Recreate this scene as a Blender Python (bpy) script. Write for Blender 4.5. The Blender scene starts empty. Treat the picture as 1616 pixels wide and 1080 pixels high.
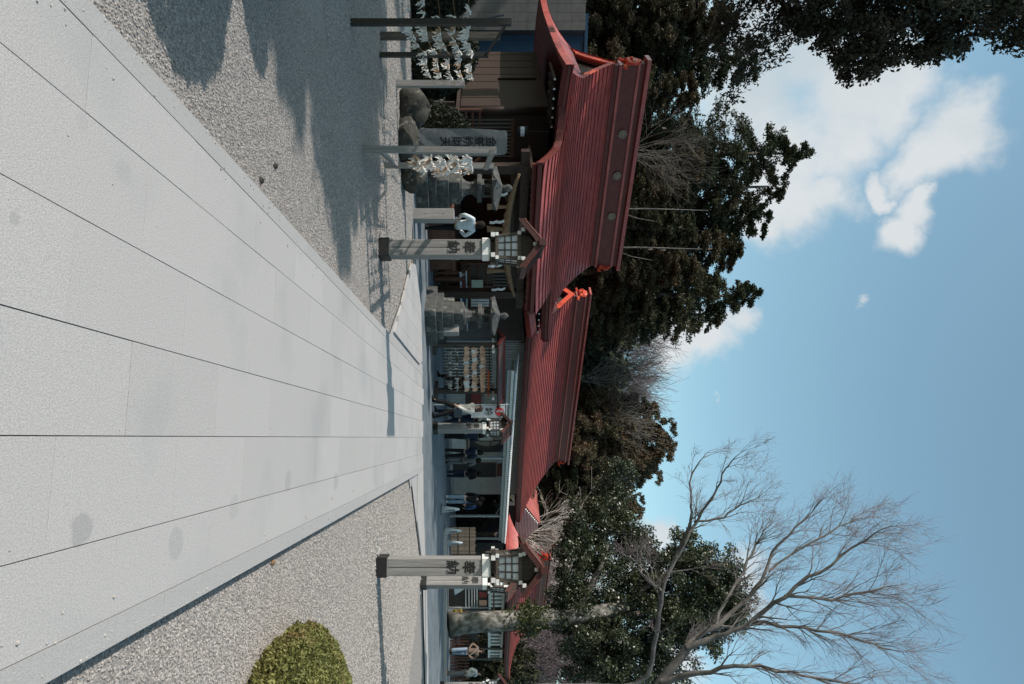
import bpy, math, random
import numpy as np
from mathutils import Vector, Matrix
R = math.radians
S = bpy.context.scene
C = S.collection
random.seed(7)
rng = np.random.default_rng(11)

# ------------------------------------------------------------------ camera, sky, sun, exposure
F, CX, CY, EYE = 1020.0, 762.0, 540.0, 1.6          # focal length in photo pixels, horizon, centre line, eye height
cam_d = bpy.data.cameras.new('camera'); cam = bpy.data.objects.new('camera', cam_d); C.objects.link(cam)
cam_d.sensor_width = 36; cam_d.sensor_fit = 'HORIZONTAL'; cam_d.lens = 36*F/1616
cam_d.shift_x = (808-CX)/1616
cam_d.clip_end = 2000; cam_d.clip_start = .05
# the picture lies on its side: world up is the picture's right
cam.matrix_world = Matrix(((0, -1, 0, 0), (0, 0, -1, 0), (1, 0, 0, EYE), (0, 0, 0, 1)))
S.camera = cam
S.view_settings.view_transform = 'Standard'; S.view_settings.look = 'None'
S.view_settings.exposure = 0.40; S.view_settings.gamma = 1; S.view_settings.use_curve_mapping = False
SUN_EL = 38.5
sh = Vector((.962, .273, 0)).normalized()              # the way shadows fall
sun_dir = Vector((-sh.x*math.cos(R(SUN_EL)), -sh.y*math.cos(R(SUN_EL)), math.sin(R(SUN_EL))))
sl = bpy.data.lights.new('sun', 'SUN'); sl.energy = 3.6; sl.angle = R(.55); sl.color = (1, .905, .825)
so = bpy.data.objects.new('sun', sl); C.objects.link(so); so.location = sun_dir*100
so.rotation_euler = sun_dir.to_track_quat('Z', 'Y').to_euler()
S.cycles.max_bounces = 6; S.cycles.diffuse_bounces = 3; S.cycles.glossy_bounces = 3
S.cycles.transparent_max_bounces = 8; S.cycles.use_denoising = True

def W(X, Y, d):                                        # photo pixel at depth d -> point in the place
    return Vector(((Y-CY)/F*d, d, EYE+(X-CX)/F*d))
def G(X, Y, z=0.0):                                    # photo pixel on level ground z
    d = F*(EYE-z)/(CX-X); return Vector(((Y-CY)/F*d, d, z))

w = bpy.data.worlds.new('World'); S.world = w; w.use_nodes = True
def build_sky():
    nt = w.node_tree; N = nt.nodes; L = nt.links; N.clear()
    out = N.new('ShaderNodeOutputWorld'); bg = N.new('ShaderNodeBackground'); bg.inputs[1].default_value = .15
    sky = N.new('ShaderNodeTexSky'); sky.sky_type = 'NISHITA'; sky.sun_disc = False
    sky.sun_elevation = R(SUN_EL); sky.sun_rotation = math.atan2(sun_dir.x, sun_dir.y)
    sky.air_density = 1.0; sky.dust_density = 1.1; sky.ozone_density = 1.5; sky.altitude = 100
    tint = N.new('ShaderNodeMix'); tint.data_type = 'RGBA'; tint.blend_type = 'MULTIPLY'; tint.inputs[0].default_value = 1
    tint.inputs[7].default_value = (1.16, 1.27, 1.0, 1)
    L.new(sky.outputs[0], tint.inputs[6])
    tc = N.new('ShaderNodeTexCoord')
    n1 = N.new('ShaderNodeTexNoise'); n1.inputs['Scale'].default_value = 5.5; n1.inputs['Detail'].default_value = 9; n1.inputs['Roughness'].default_value = .58
    L.new(tc.outputs['Generated'], n1.inputs['Vector'])
    def math_(op, a, b=None):
        m = N.new('ShaderNodeMath'); m.operation = op
        for i, v in enumerate((a, b)):
            if v is None: continue
            if isinstance(v, (int, float)): m.inputs[i].default_value = v
            else: L.new(v, m.inputs[i])
        return m.outputs[0]
    vs = N.new('ShaderNodeVectorMath'); vs.operation = 'SUBTRACT'; vs.inputs[1].default_value = (.5, .5, .5)
    L.new(n1.outputs['Color'], vs.inputs[0])
    sc = N.new('ShaderNodeVectorMath'); sc.operation = 'SCALE'; sc.inputs[3].default_value = .15
    L.new(vs.outputs[0], sc.inputs[0])
    ad = N.new('ShaderNodeVectorMath'); ad.operation = 'ADD'
    L.new(tc.outputs['Generated'], ad.inputs[0]); L.new(sc.outputs[0], ad.inputs[1])
    blobs = [(1190, 60, .11), (1220, 140, .115), (1290, 80, .105), (1345, 150, .085), (1250, 230, .10), (1325, 215, .075), (1265, 300, .075), (1395, 100, .065),
             (1310, 290, .06), (1225, 330, .06), (1395, 185, .05), (1555, 175, .05), (1530, 205, .055), (1490, 235, .05), (1455, 265, .035), (1580, 155, .03),
             (1455, 330, .032), (1415, 360, .032), (1475, 312, .02), (1400, 285, .02), (1405, 305, .016), (1085, 535, .06), (1125, 520, .05), (1165, 500, .035), (1010, 865, .075), (1050, 830, .04),
             (1180, 930, .05), (1050, 1060, .07), (1360, 480, .013), (1300, 425, .013), (1125, 625, .008)]
    dirs = [(W(a, b, 1)-Vector((0, 0, EYE))).normalized().to_tuple()+(r,) for a, b, r in blobs]
    rr = random.Random(3)
    for k in range(9):                                # scattered cumulus over the rest of the sky
        az = R(rr.uniform(75, 320)); el = R(rr.uniform(8, 62)); q = (math.sin(az)*math.cos(el), math.cos(az)*math.cos(el), math.sin(el))
        for j in range(2):
            v = Vector(q)+Vector([rr.uniform(-.09, .09) for _ in range(3)]); dirs.append(v.normalized().to_tuple()+(rr.uniform(.05, .13),))
    acc = None
    for x, y, z, r in dirs:
        dn = N.new('ShaderNodeVectorMath'); dn.operation = 'DISTANCE'; dn.inputs[1].default_value = (x, y, z)
        L.new(ad.outputs[0], dn.inputs[0])
        v = math_('SUBTRACT', 1.0, math_('DIVIDE', dn.outputs['Value'], r))
        acc = v if acc is None else math_('MAXIMUM', acc, v)
    n2 = N.new('ShaderNodeTexNoise'); n2.inputs['Scale'].default_value = 8; n2.inputs['Detail'].default_value = 10; n2.inputs['Roughness'].default_value = .62
    L.new(tc.outputs['Generated'], n2.inputs['Vector'])
    dens = math_('ADD', acc, math_('MULTIPLY', math_('SUBTRACT', n2.outputs['Fac'], .5), 1.7))
    mr = N.new('ShaderNodeMapRange'); mr.interpolation_type = 'SMOOTHSTEP'; mr.inputs[1].default_value = -.05; mr.inputs[2].default_value = .75
    mr.inputs[4].default_value = .93
    L.new(dens, mr.inputs[0])
    n3 = N.new('ShaderNodeTexNoise'); n3.inputs['Scale'].default_value = 4; n3.inputs['Detail'].default_value = 6
    L.new(ad.outputs[0], n3.inputs['Vector'])
    cr = N.new('ShaderNodeValToRGB'); cr.color_ramp.elements[0].position = .38; cr.color_ramp.elements[1].position = .62
    cr.color_ramp.elements[0].color = (2.95, 3.3, 3.5, 1); cr.color_ramp.elements[1].color = (3.75, 3.9, 3.98, 1)
    L.new(n3.outputs['Fac'], cr.inputs[0])
    mx = N.new('ShaderNodeMix'); mx.data_type = 'RGBA'
    L.new(mr.outputs[0], mx.inputs[0]); L.new(tint.outputs[2], mx.inputs[6]); L.new(cr.outputs[0], mx.inputs[7])
    L.new(mx.outputs[2], bg.inputs[0]); L.new(bg.outputs[0], out.inputs[0])
build_sky()

# ------------------------------------------------------------------ materials
MATS = {}
def mat(name, c1, c2=None, scale=5, rough=.75, bump=0, bscale=60, stretch=(1, 1, 1), rand=0, island=0, metallic=0, spec=.4, detail=6, c3=None, s3=1.0, f3=(.5, .7), trans=0, world=False, spots=()):
    m = bpy.data.materials.new(name); m.use_nodes = True; nt = m.node_tree; N = nt.nodes; L = nt.links
    b = N['Principled BSDF']; b.inputs['Roughness'].default_value = rough; b.inputs['Metallic'].default_value = metallic
    b.inputs['Specular IOR Level'].default_value = spec
    tc = N.new('ShaderNodeTexCoord'); mp = N.new('ShaderNodeMapping'); mp.inputs['Scale'].default_value = stretch
    src_ = N.new('ShaderNodeNewGeometry').outputs['Position'] if world else tc.outputs['Object']
    L.new(src_, mp.inputs[0])
    rgb = N.new('ShaderNodeRGB'); rgb.outputs[0].default_value = (*c1, 1); col = rgb.outputs[0]
    if c2:
        n = N.new('ShaderNodeTexNoise'); n.inputs['Scale'].default_value = scale; n.inputs['Detail'].default_value = detail; n.inputs['Roughness'].default_value = .6
        L.new(mp.outputs[0], n.inputs['Vector'])
        r = N.new('ShaderNodeValToRGB'); r.color_ramp.elements[0].position = .35; r.color_ramp.elements[1].position = .66
        r.color_ramp.elements[0].color = (*c1, 1); r.color_ramp.elements[1].color = (*c2, 1)
        L.new(n.outputs['Fac'], r.inputs[0]); col = r.outputs[0]
    if c3:
        n = N.new('ShaderNodeTexNoise'); n.inputs['Scale'].default_value = s3; n.inputs['Detail'].default_value = 5
        L.new(src_, n.inputs['Vector'])
        r = N.new('ShaderNodeMapRange'); r.inputs[1].default_value = f3[0]; r.inputs[2].default_value = f3[1]; L.new(n.outputs['Fac'], r.inputs[0])
        x = N.new('ShaderNodeMix'); x.data_type = 'RGBA'; L.new(r.outputs[0], x.inputs[0]); L.new(col, x.inputs[6]); x.inputs[7].default_value = (*c3, 1); col = x.outputs[2]
    for (sx_, sy_, sr_, sk_) in spots:                     # old water stains with a shape of their own
        wn = N.new('ShaderNodeTexNoise'); wn.inputs['Scale'].default_value = 14; wn.inputs['Detail'].default_value = 4; L.new(src_, wn.inputs['Vector'])
        ds = N.new('ShaderNodeVectorMath'); ds.operation = 'DISTANCE'; ds.inputs[1].default_value = (sx_, sy_, 0); L.new(src_, ds.inputs[0])
        ad_ = N.new('ShaderNodeMath'); ad_.operation = 'MULTIPLY_ADD'; L.new(wn.outputs['Fac'], ad_.inputs[0]); ad_.inputs[1].default_value = sr_*.9; L.new(ds.outputs['Value'], ad_.inputs[2])
        r = N.new('ShaderNodeMapRange'); r.inputs[1].default_value = sr_*1.3; r.inputs[2].default_value = sr_*1.5; r.inputs[3].default_value = sk_; r.inputs[4].default_value = 0; L.new(ad_.outputs[0], r.inputs[0])
        x = N.new('ShaderNodeMix'); x.data_type = 'RGBA'; L.new(r.outputs[0], x.inputs[0]); L.new(col, x.inputs[6]); x.inputs[7].default_value = (.19, .19, .19, 1); col = x.outputs[2]
    for amt, kind in ((rand, 'o'), (island, 'i')):
        if not amt: continue
        src = (N.new('ShaderNodeObjectInfo').outputs['Random'] if kind == 'o' else N.new('ShaderNodeNewGeometry').outputs['Random Per Island'])
        r = N.new('ShaderNodeMapRange'); r.inputs[3].default_value = 1-amt; r.inputs[4].default_value = 1+amt; L.new(src, r.inputs[0])
        h = N.new('ShaderNodeHueSaturation'); L.new(r.outputs[0], h.inputs['Value']); L.new(col, h.inputs['Color']); col = h.outputs[0]
    L.new(col, b.inputs['Base Color'])
    if bump:
        n = N.new('ShaderNodeTexNoise'); n.inputs['Scale'].default_value = bscale; n.inputs['Detail'].default_value = 5
        L.new(mp.outputs[0], n.inputs['Vector'])
        bp = N.new('ShaderNodeBump'); bp.inputs['Strength'].default_value = bump; bp.inputs['Distance'].default_value = .02
        L.new(n.outputs['Fac'], bp.inputs['Height']); L.new(bp.outputs[0], b.inputs['Normal'])
    if trans:
        t = N.new('ShaderNodeBsdfTranslucent'); L.new(col, t.inputs[0]); mxs = N.new('ShaderNodeMixShader'); mxs.inputs[0].default_value = trans
        L.new(b.outputs[0], mxs.inputs[1]); L.new(t.outputs[0], mxs.inputs[2]); L.new(mxs.outputs[0], N['Material Output'].inputs[0])
    MATS[name] = m; return m
sp_ = lambda X, Y, r_, k_: (G(X, Y).x, G(X, Y).y, r_, k_)
granite = mat('granite', (.338, .330, .324), (.458, .448, .441), scale=120, rough=.8, bump=.22, bscale=160, rand=.04, c3=(.31, .315, .32), s3=.9, f3=(.52, .80), detail=4, world=True,
              spots=(sp_(128, 836, .075, .4), sp_(278, 858, .085, .25), sp_(195, 272, .06, .13), sp_(130, 195, .04, .1), sp_(22, 345, .025, .3), sp_(455, 760, .09, .25), sp_(530, 760, .10, .3), sp_(370, 800, .08, .15)))
kerb = mat('kerb_granite', (.315, .312, .308), (.405, .40, .395), scale=130, rough=.8, bump=.25, bscale=160, rand=.03, detail=3, world=True)
joint = mat('joint', (.085, .072, .06), (.14, .12, .10), scale=20, rough=.95)
gravel_m = mat('gravel_ground', (.158, .148, .140), (.352, .334, .318), scale=26, rough=.95, bump=.7, bscale=50, c3=(.25, .238, .222), s3=.35, f3=(.45, .8), detail=5, world=True)
pebble_m = mat('pebble', (.205, .193, .183), (.44, .413, .39), scale=.9, rough=.85, rand=.30, spec=.3, detail=3)
asphalt = mat('asphalt', (.10, .122, .14), (.155, .185, .205), scale=3, rough=.75, bump=.25, bscale=150, spec=.3, c3=(.22, .245, .26), s3=.5, f3=(.5, .75))
earth = mat('earth', (.10, .09, .075), (.17, .155, .13), scale=1.5, rough=.95, bump=.5, bscale=12)
hill_m = mat('hill_soil', (.030, .028, .022), (.062, .053, .045), scale=.6, rough=.95, bump=.6, bscale=3)
wood_grey = mat('weathered_wood', (.20, .197, .195), (.30, .295, .29), scale=14, stretch=(3, 3, .14), rough=.85, bump=.35, bscale=30, c3=(.24, .225, .21), s3=2.5, rand=.06)
wood_dark = mat('dark_wood', (.045, .038, .033), (.10, .085, .072), scale=14, stretch=(2, 2, .3), rough=.7, bump=.2, bscale=40)
wood_red = mat('red_brown_wood', (.075, .032, .022), (.135, .058, .04), scale=12, stretch=(2, 2, .3), rough=.6, bump=.15, bscale=40)
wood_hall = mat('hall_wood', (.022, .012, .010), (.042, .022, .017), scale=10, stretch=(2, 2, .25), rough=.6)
wood_pale = mat('pale_wood', (.60, .36, .25), (.80, .54, .39), scale=9, rough=.75, rand=.30)
black_metal = mat('black_metal', (.012, .013, .014), (.022, .022, .023), scale=15, rough=.5, bump=.1)
white_paint = mat('white_paint', (.70, .72, .72), (.78, .79, .78), scale=8, rough=.55, c3=(.6, .6, .57), s3=4)
steel = mat('grey_steel', (.30, .32, .34), (.40, .42, .43), scale=6, rough=.5, metallic=.1)
white_wall = mat('white_batten', (.50, .50, .50), (.60, .60, .595), scale=3, rough=.75)
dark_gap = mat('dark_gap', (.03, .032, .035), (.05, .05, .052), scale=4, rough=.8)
paper_glass = mat('lantern_paper', (.58, .62, .66), (.66, .70, .74), scale=5, rough=.5)
paper = mat('paper', (.70, .70, .69), (.80, .79, .77), scale=20, rough=.8, rand=.1, trans=.25)
paper_tan = mat('tan_paper', (.42, .27, .16), (.54, .38, .25), scale=20, rough=.8, rand=.15, trans=.2)
roof_red = mat('red_copper_roof', (.32, .057, .050), (.46, .105, .090), scale=2.2, stretch=(1, 3, 1), rough=.40, spec=.5, c3=(.25, .062, .064), s3=.7, f3=(.45, .8), bump=.12, bscale=25)
roof_dark = mat('dark_red_trim', (.10, .020, .018), (.15, .030, .026), scale=5, rough=.5)
vermilion = mat('vermilion', (.50, .055, .025), (.62, .085, .04), scale=6, rough=.5, c3=(.40, .04, .02), s3=3)
lantern_red = mat('lantern_roof_red', (.040, .024, .021), (.070, .034, .029), scale=12, rough=.65, c3=(.10, .032, .026), s3=6)
gold = mat('crest_metal', (.15, .11, .085), (.26, .20, .155), scale=20, rough=.45, metallic=.4)
stone_grey = mat('grey_stone', (.045, .048, .048), (.095, .099, .097), scale=7, rough=.92, bump=.7, bscale=35, c3=(.19, .19, .178), s3=5, f3=(.58, .68))
stele_m = mat('stele_stone', (.14, .15, .157), (.205, .214, .222), scale=60, rough=.85, bump=.5, bscale=40, c3=(.25, .25, .24), s3=6, f3=(.6, .7))
rock_m = mat('rock', (.022, .023, .020), (.060, .058, .050), scale=5, rough=.92, bump=.8, bscale=14, c3=(.15, .15, .135), s3=7, f3=(.6, .68))
ink = mat('ink', (.012, .012, .012), rough=.6)
carve = mat('carved_paint', (.018, .02, .024), rough=.8)
straw = mat('straw', (.17, .105, .06), (.25, .165, .10), scale=30, rough=.9, bump=.5, bscale=80)
blue_wall = mat('blue_sheet', (.03, .085, .15), (.04, .105, .18), scale=2, rough=.6)
block_m = mat('grey_panel', (.13, .125, .12), (.17, .165, .155), scale=3, rough=.85, rand=.06)
bark_pale = mat('pale_bark', (.13, .122, .11), (.30, .29, .265), scale=7, stretch=(1, 1, .4), rough=.9, bump=.7, bscale=20, c3=(.07, .07, .055), s3=3.1, f3=(.45, .62))
bark = mat('bark', (.10, .085, .072), (.19, .165, .145), scale=6, stretch=(1, 1, .3), rough=.95, bump=.7, bscale=18)
bark_grey = mat('grey_bark', (.085, .08, .075), (.19, .178, .166), scale=3, stretch=(1, 1, .5), rough=.9, bump=.5, bscale=15)
twig_m = mat('twig', (.145, .115, .122), (.21, .17, .178), scale=1, rough=.9)
white_twig = mat('white_twig', (.42, .40, .37), (.55, .53, .49), scale=2, rough=.9)
cedar_m = mat('cedar_foliage', (.033, .046, .026), (.072, .068, .040), scale=.32, rough=.8, island=.45, spec=.2, trans=.12)
cedar_far = mat('brown_cedar_foliage', (.038, .047, .026), (.094, .070, .043), scale=.4, rough=.8, island=.45, spec=.2, trans=.12)
cedar_brown = mat('russet_cedar_foliage', (.048, .056, .030), (.118, .082, .052), scale=.45, rough=.8, island=.45, spec=.2, trans=.12)
near_fol = mat('near_foliage', (.028, .034, .022), (.055, .045, .032), scale=.6, rough=.75, island=.4, spec=.25, trans=.15)
broad_m = mat('evergreen_leaves', (.030, .042, .020), (.062, .075, .036), scale=.5, rough=.38, island=.4, spec=.6, trans=.1)
hedge_m = mat('clipped_leaves', (.13, .148, .043), (.235, .228, .078), scale=4, rough=.6, island=.35, c3=(.20, .13, .055), s3=3.0, f3=(.55, .7), trans=.2)
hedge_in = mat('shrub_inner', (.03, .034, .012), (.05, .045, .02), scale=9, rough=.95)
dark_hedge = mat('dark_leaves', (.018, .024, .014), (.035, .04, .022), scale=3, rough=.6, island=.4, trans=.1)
ivy_m = mat('ivy_leaves', (.035, .05, .018), (.075, .085, .03), scale=3, rough=.5, island=.4, trans=.15)
yellow_m = mat('yellow_leaves', (.30, .23, .05), (.42, .33, .09), scale=9, rough=.7, island=.3, trans=.25)
skin = mat('skin', (.45, .29, .22), (.50, .33, .25), scale=12, rough=.6)
hair_m = mat('hair', (.012, .010, .009), (.024, .019, .016), scale=30, rough=.8, spec=.1)
brown_hair = mat('brown_hair', (.07, .04, .027), (.10, .06, .04), scale=30, rough=.5)
def cloth(n, c, k=.8): return mat(n, tuple(v*k for v in c), c, scale=16, rough=.9, bump=.35, bscale=28, spec=.15)
c_white = cloth('white_cloth', (.62, .60, .56)); c_ice = cloth('pale_blue_cloth', (.60, .68, .72)); c_black = cloth('black_cloth', (.018, .019, .021))
c_navy = cloth('navy_cloth', (.022, .032, .055)); c_jean = cloth('denim', (.27, .36, .46)); c_brown = cloth('brown_cloth', (.20, .155, .125))
c_grey = cloth('grey_cloth', (.17, .175, .18)); c_blue = cloth('blue_cloth', (.05, .10, .22)); c_bag = cloth('bag_cloth', (.075, .085, .10)); c_beige = cloth('beige_cloth', (.50, .45, .38))
c_tan = mat('tan_leather', (.28, .15, .08), rough=.6)
flag_red = mat('banner_red', (.52, .03, .035), rough=.7); flag_white = mat('banner_white', (.66, .68, .72), (.72, .74, .77), scale=5, rough=.8, trans=.2)
poster = mat('poster', (.45, .43, .40), (.07, .10, .14), scale=9, rough=.6); poster_green = mat('green_poster', (.50, .56, .52), (.30, .42, .30), scale=12, rough=.5)
orange = mat('orange_tag', (.55, .13, .03), rough=.6); sign_red = mat('red_board', (.22, .04, .04), (.28, .06, .055), scale=8, rough=.6)
window_glass = mat('dark_glass', (.02, .022, .025), rough=.12, spec=.6)
shelf_blue = mat('counter_edge', (.50, .58, .64), rough=.5)
roof_pink = mat('faded_roof', (.30, .085, .08), (.38, .12, .11), scale=2, rough=.6)

# ------------------------------------------------------------------ helpers
TEXTS = []
class MB:
    def __init__(s): s.v = []; s.f = []
    def add(s, vs, fs):
        o = len(s.v); s.v += [tuple(v) for v in vs]; s.f += [tuple(i+o for i in f) for f in fs]; return s
    def box(s, a, b, M_=None):
        x0, y0, z0 = a; x1, y1, z1 = b
        vs = [Vector(p) for p in ((x0, y0, z0), (x1, y0, z0), (x1, y1, z0), (x0, y1, z0), (x0, y0, z1), (x1, y0, z1), (x1, y1, z1), (x0, y1, z1))]
        if M_: vs = [M_ @ v for v in vs]
        return s.add(vs, [(3, 2, 1, 0), (4, 5, 6, 7), (0, 1, 5, 4), (1, 2, 6, 5), (2, 3, 7, 6), (3, 0, 4, 7)])
    def cbox(s, c, size, rz=0):
        h = Vector(size)/2
        return s.box(-h, h, Matrix.Translation(c) @ Matrix.Rotation(rz, 4, 'Z'))
    def bevbox(s, a, b, e):                             # box with chamfered vertical and top edges
        x0, y0, z0 = a; x1, y1, z1 = b
        def ring(x0, y0, x1, y1, z, e): return [(x0+e, y0, z), (x1-e, y0, z), (x1, y0+e, z), (x1, y1-e, z), (x1-e, y1, z), (x0+e, y1, z), (x0, y1-e, z), (x0, y0+e, z)]
        rs = [ring(x0, y0, x1, y1, z0, e), ring(x0, y0, x1, y1, z1-e, e), ring(x0+e, y0+e, x1-e, y1-e, z1, e*.6)]
        return s.loft(rs)
    def loft(s, rs, cap=True, closed=True):
        n = len(rs[0]); vs = [p for r in rs for p in r]; fs = []
        for k in range(len(rs)-1):
            for i in range(n if closed else n-1):
                j = (i+1) % n; fs.append((k*n+i, k*n+j, (k+1)*n+j, (k+1)*n+i))
        if cap and closed: fs += [tuple(range(n-1, -1, -1)), tuple((len(rs)-1)*n+i for i in range(n))]
        return s.add(vs, fs)
    def frustum(s, c, sz0, sz1, z0, z1):
        rs = [[(c[0]+sx*w/2, c[1]+sy*d/2, z) for sx, sy in ((-1, -1), (1, -1), (1, 1), (-1, 1))] for (w, d), z in ((sz0, z0), (sz1, z1))]
        return s.loft(rs)
    def lathe(s, prof, n=16, c=(0, 0), rot=0):
        rs = [[(c[0]+r*math.cos(2*math.pi*i/n+rot), c[1]+r*math.sin(2*math.pi*i/n+rot), z) for i in range(n)] for r, z in prof]
        return s.loft(rs)
    def tube(s, pts, rad, n=8, cap=True):
        pts = [Vector(p) for p in pts]; rad = rad if hasattr(rad, '__len__') else [rad]*len(pts); rs = []; up = None
        for i, p in enumerate(pts):
            t = (pts[min(i+1, len(pts)-1)]-pts[max(i-1, 0)]).normalized()
            if up is None: up = t.orthogonal().normalized()
            up = (up-t*up.dot(t)).normalized(); bt = t.cross(up)
            rs.append([p+(up*math.cos(2*math.pi*k/n)+bt*math.sin(2*math.pi*k/n))*rad[i] for k in range(n)])
        return s.loft(rs, cap)
    def beam(s, p, q, wd, ht):
        p = Vector(p); q = Vector(q); t = (q-p).normalized(); sd = t.cross(Vector((0, 0, 1)))
        if sd.length < 1e-3: sd = Vector((1, 0, 0))
        sd.normalize(); up = sd.cross(t)
        return s.loft([[c+sd*a*wd/2+up*b*ht/2 for a, b in ((-1, -1), (1, -1), (1, 1), (-1, 1))] for c in (p, q)])
    def grid(s, P):                                      # rows of points
        m = len(P[0]); vs = [p for r in P for p in r]
        return s.add(vs, [(i*m+j, i*m+j+1, (i+1)*m+j+1, (i+1)*m+j) for i in range(len(P)-1) for j in range(m-1)])
    def mesh(s, name, material, smooth=False):
        me = bpy.data.meshes.new(name); me.from_pydata(s.v, [], s.f); me.materials.append(material)
        if smooth: me.polygons.foreach_set('use_smooth', [True]*len(me.polygons))
        me.update(); return me
    def build(s, name, material, parent=None, smooth=False, **kw):
        return link(name, s.mesh(name, material, smooth), parent, **kw)
def link(name, me, parent=None, loc=None, rot=None, label=None, kind=None):
    o = bpy.data.objects.new(name, me); C.objects.link(o)
    if parent: o.parent = parent
    if loc is not None: o.location = loc
    if rot is not None: o.rotation_euler = rot
    if label: o['label'] = label
    if kind: o['kind'] = kind
    return o
def tag(o, label, cat, group=None, kind=None):
    o['label'] = label; o['category'] = cat
    if group: o['group'] = group
    if kind: o['kind'] = kind
    return o
def thing(name, label, cat, loc=(0, 0, 0), rz=0, group=None):
    o = link(name, None, loc=loc, rot=(0, 0, rz)); return tag(o, label, cat, group)
def struct(o): o['kind'] = 'structure'; return o
def copy_tree(o, parent=None):
    c = o.copy(); C.objects.link(c)
    if parent: c.parent = parent
    for ch in list(o.children): copy_tree(ch, c)
    return c
def fast_mesh(name, V, Q, material, smooth=False):
    me = bpy.data.meshes.new(name); V = np.asarray(V, np.float32); Q = np.asarray(Q, np.int32); k = Q.shape[1]
    me.vertices.add(len(V)); me.vertices.foreach_set('co', V.ravel())
    me.loops.add(Q.size); me.loops.foreach_set('vertex_index', Q.ravel())
    me.polygons.add(len(Q)); me.polygons.foreach_set('loop_start', np.arange(0, Q.size, k, dtype=np.int32)); me.polygons.foreach_set('loop_total', np.full(len(Q), k, np.int32))
    me.materials.append(material); me.update(); me.validate()
    if smooth: me.polygons.foreach_set('use_smooth', [True]*len(Q))
    return me
def text(body, size, material, parent, loc, rot=(math.pi/2, 0, 0), name='inscription', ext=.004, spacing=1.0):
    cu = bpy.data.curves.new(name, 'FONT'); cu.body = body; cu.size = size; cu.align_x = 'CENTER'; cu.align_y = 'CENTER'; cu.extrude = ext; cu.offset = size*.014; cu.space_line = spacing
    cu.materials.append(material)
    o = bpy.data.objects.new(name, cu); C.objects.link(o); o.parent = parent; o.location = loc; o.rotation_euler = rot
    TEXTS.append(o); return o

# ------------------------------------------------------------------ ground
GZ = -.07
PT = Vector((.1464, .9892, 0)); PP = Vector((.9892, -.1464, 0))    # along the path, across it
def pw(o, T, z=0): return PP*o+PT*T+Vector((0, 0, z))
mb = MB(); mb.add([(-500, -60, GZ-.008), (500, -60, GZ-.008), (500, 600, GZ-.008), (-500, 600, GZ-.008)], [(0, 1, 2, 3)])
struct(mb.build('ground', earth))
def poly(name, pts, z, m):
    mb = MB(); mb.add([(p[0], p[1], z) for p in pts], [tuple(range(len(pts)))]); return struct(mb.build(name, m))
mb = MB(); ys = [-6+.5*i for i in range(40)]
poly('gravel_ground', [(-30, -8), (20, -8), (20, 18.4), (10.0, 18.4), (6.3, 17.8), (3.1, 15.0), (1.6, 16.5), (-1.9, 15.0), (-4.6, 16.0), (-9, 17.2), (-14, 19.5), (-30, 20)], GZ, gravel_m)
poly('asphalt', [(-11, 16.4), (-6, 15.8), (-3.3, 15.1), (-1.95, 15.6), (-.9, 16.9), (.4, 17.3), (3, 17.5), (6, 18.5), (10, 19.2), (30, 19.6), (60, 22), (60, 60), (-25, 60), (-25, 22)], GZ+.006, asphalt)
# path: base and one slab per stone
CEN = -.436; EDG = 1.325
path = MB().add([tuple(pw(CEN+a, T, z)) for z in (GZ-.02, -.022) for a, T in ((-EDG+.004, -3), (EDG-.004, -3), (EDG-.004, 16.3), (-EDG+.004, 16.3))],
                [(4, 5, 6, 7), (0, 1, 5, 4), (1, 2, 6, 5), (2, 3, 7, 6), (3, 0, 4, 7)]).build('path', joint); struct(path)
def clip(pts, pol):
    for i in range(len(pol)):
        a = pol[i]; b = pol[(i+1) % len(pol)]; out = []
        side = lambda p: (b[0]-a[0])*(p[1]-a[1])-(b[1]-a[1])*(p[0]-a[0])
        for k in range(len(pts)):
            p = pts[k]; q = pts[(k+1) % len(pts)]; sp, sq = side(p), side(q)
            if sp >= 0: out.append(p)
            if sp*sq < 0:
                t = sp/(sp-sq); out.append((p[0]+(q[0]-p[0])*t, p[1]+(q[1]-p[1])*t))
        pts = out
        if len(pts) < 3: return []
    return pts
def slab(parent, pts, zt, zb, m, name='slab'):
    c = Vector((sum(p[0] for p in pts)/len(pts), sum(p[1] for p in pts)/len(pts), 0)); n = len(pts); e = .0018
    rs = []
    for z, k in ((zb, 0), (zt-e, 0), (zt, e*.7)):
        ring = []
        for p in pts:
            v = Vector((p[0], p[1], 0))-c; L_ = max(v.length, .05); v *= (1-k/L_); ring.append((v.x, v.y, z))
        rs.append(ring)
    return MB().loft(rs).build(name, m, parent, loc=c)
rows = [(-1.2, -.862), (-.86, -.432), (-.43, -.002), (0, .428), (.43, .858), (.86, 1.2)]
for ri, (a, b) in enumerate(rows):
    o0, o1 = CEN+a+.0012, CEN+b-.0008; ph = 2.44 if ri % 2 == 0 else 2.93
    if ri == 3: ph = 2.93
    cuts = [ph+.973*k+random.uniform(-.012, .012) for k in range(-5, 17)]
    for T0, T1 in zip(cuts[:-1], cuts[1:]):
        if T0 > 16.9: continue
        dz = random.uniform(-.0012, .0012)
        slab(path, [tuple(pw(o0, T0+.0008))[:2], tuple(pw(o1, T0+.0008))[:2], tuple(pw(o1, T1-.0008))[:2], tuple(pw(o0, T1-.0008))[:2]], dz, -.028, granite)
for sd in (-1, 1):
    for k in range(-3, 11):
        T0 = 3.4+1.9*k+(.4 if sd < 0 else 0); T1 = min(T0+1.9, 17.35)
        if T1-T0 < .3: continue
        a, b = sorted((CEN+sd*1.2025, CEN+sd*EDG))
        slab(path, [tuple(pw(a, T0+.002))[:2], tuple(pw(b, T0+.002))[:2], tuple(pw(b, T1-.002))[:2], tuple(pw(a, T1-.002))[:2]], .002, GZ-.02, kerb, 'kerbstone')
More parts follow.
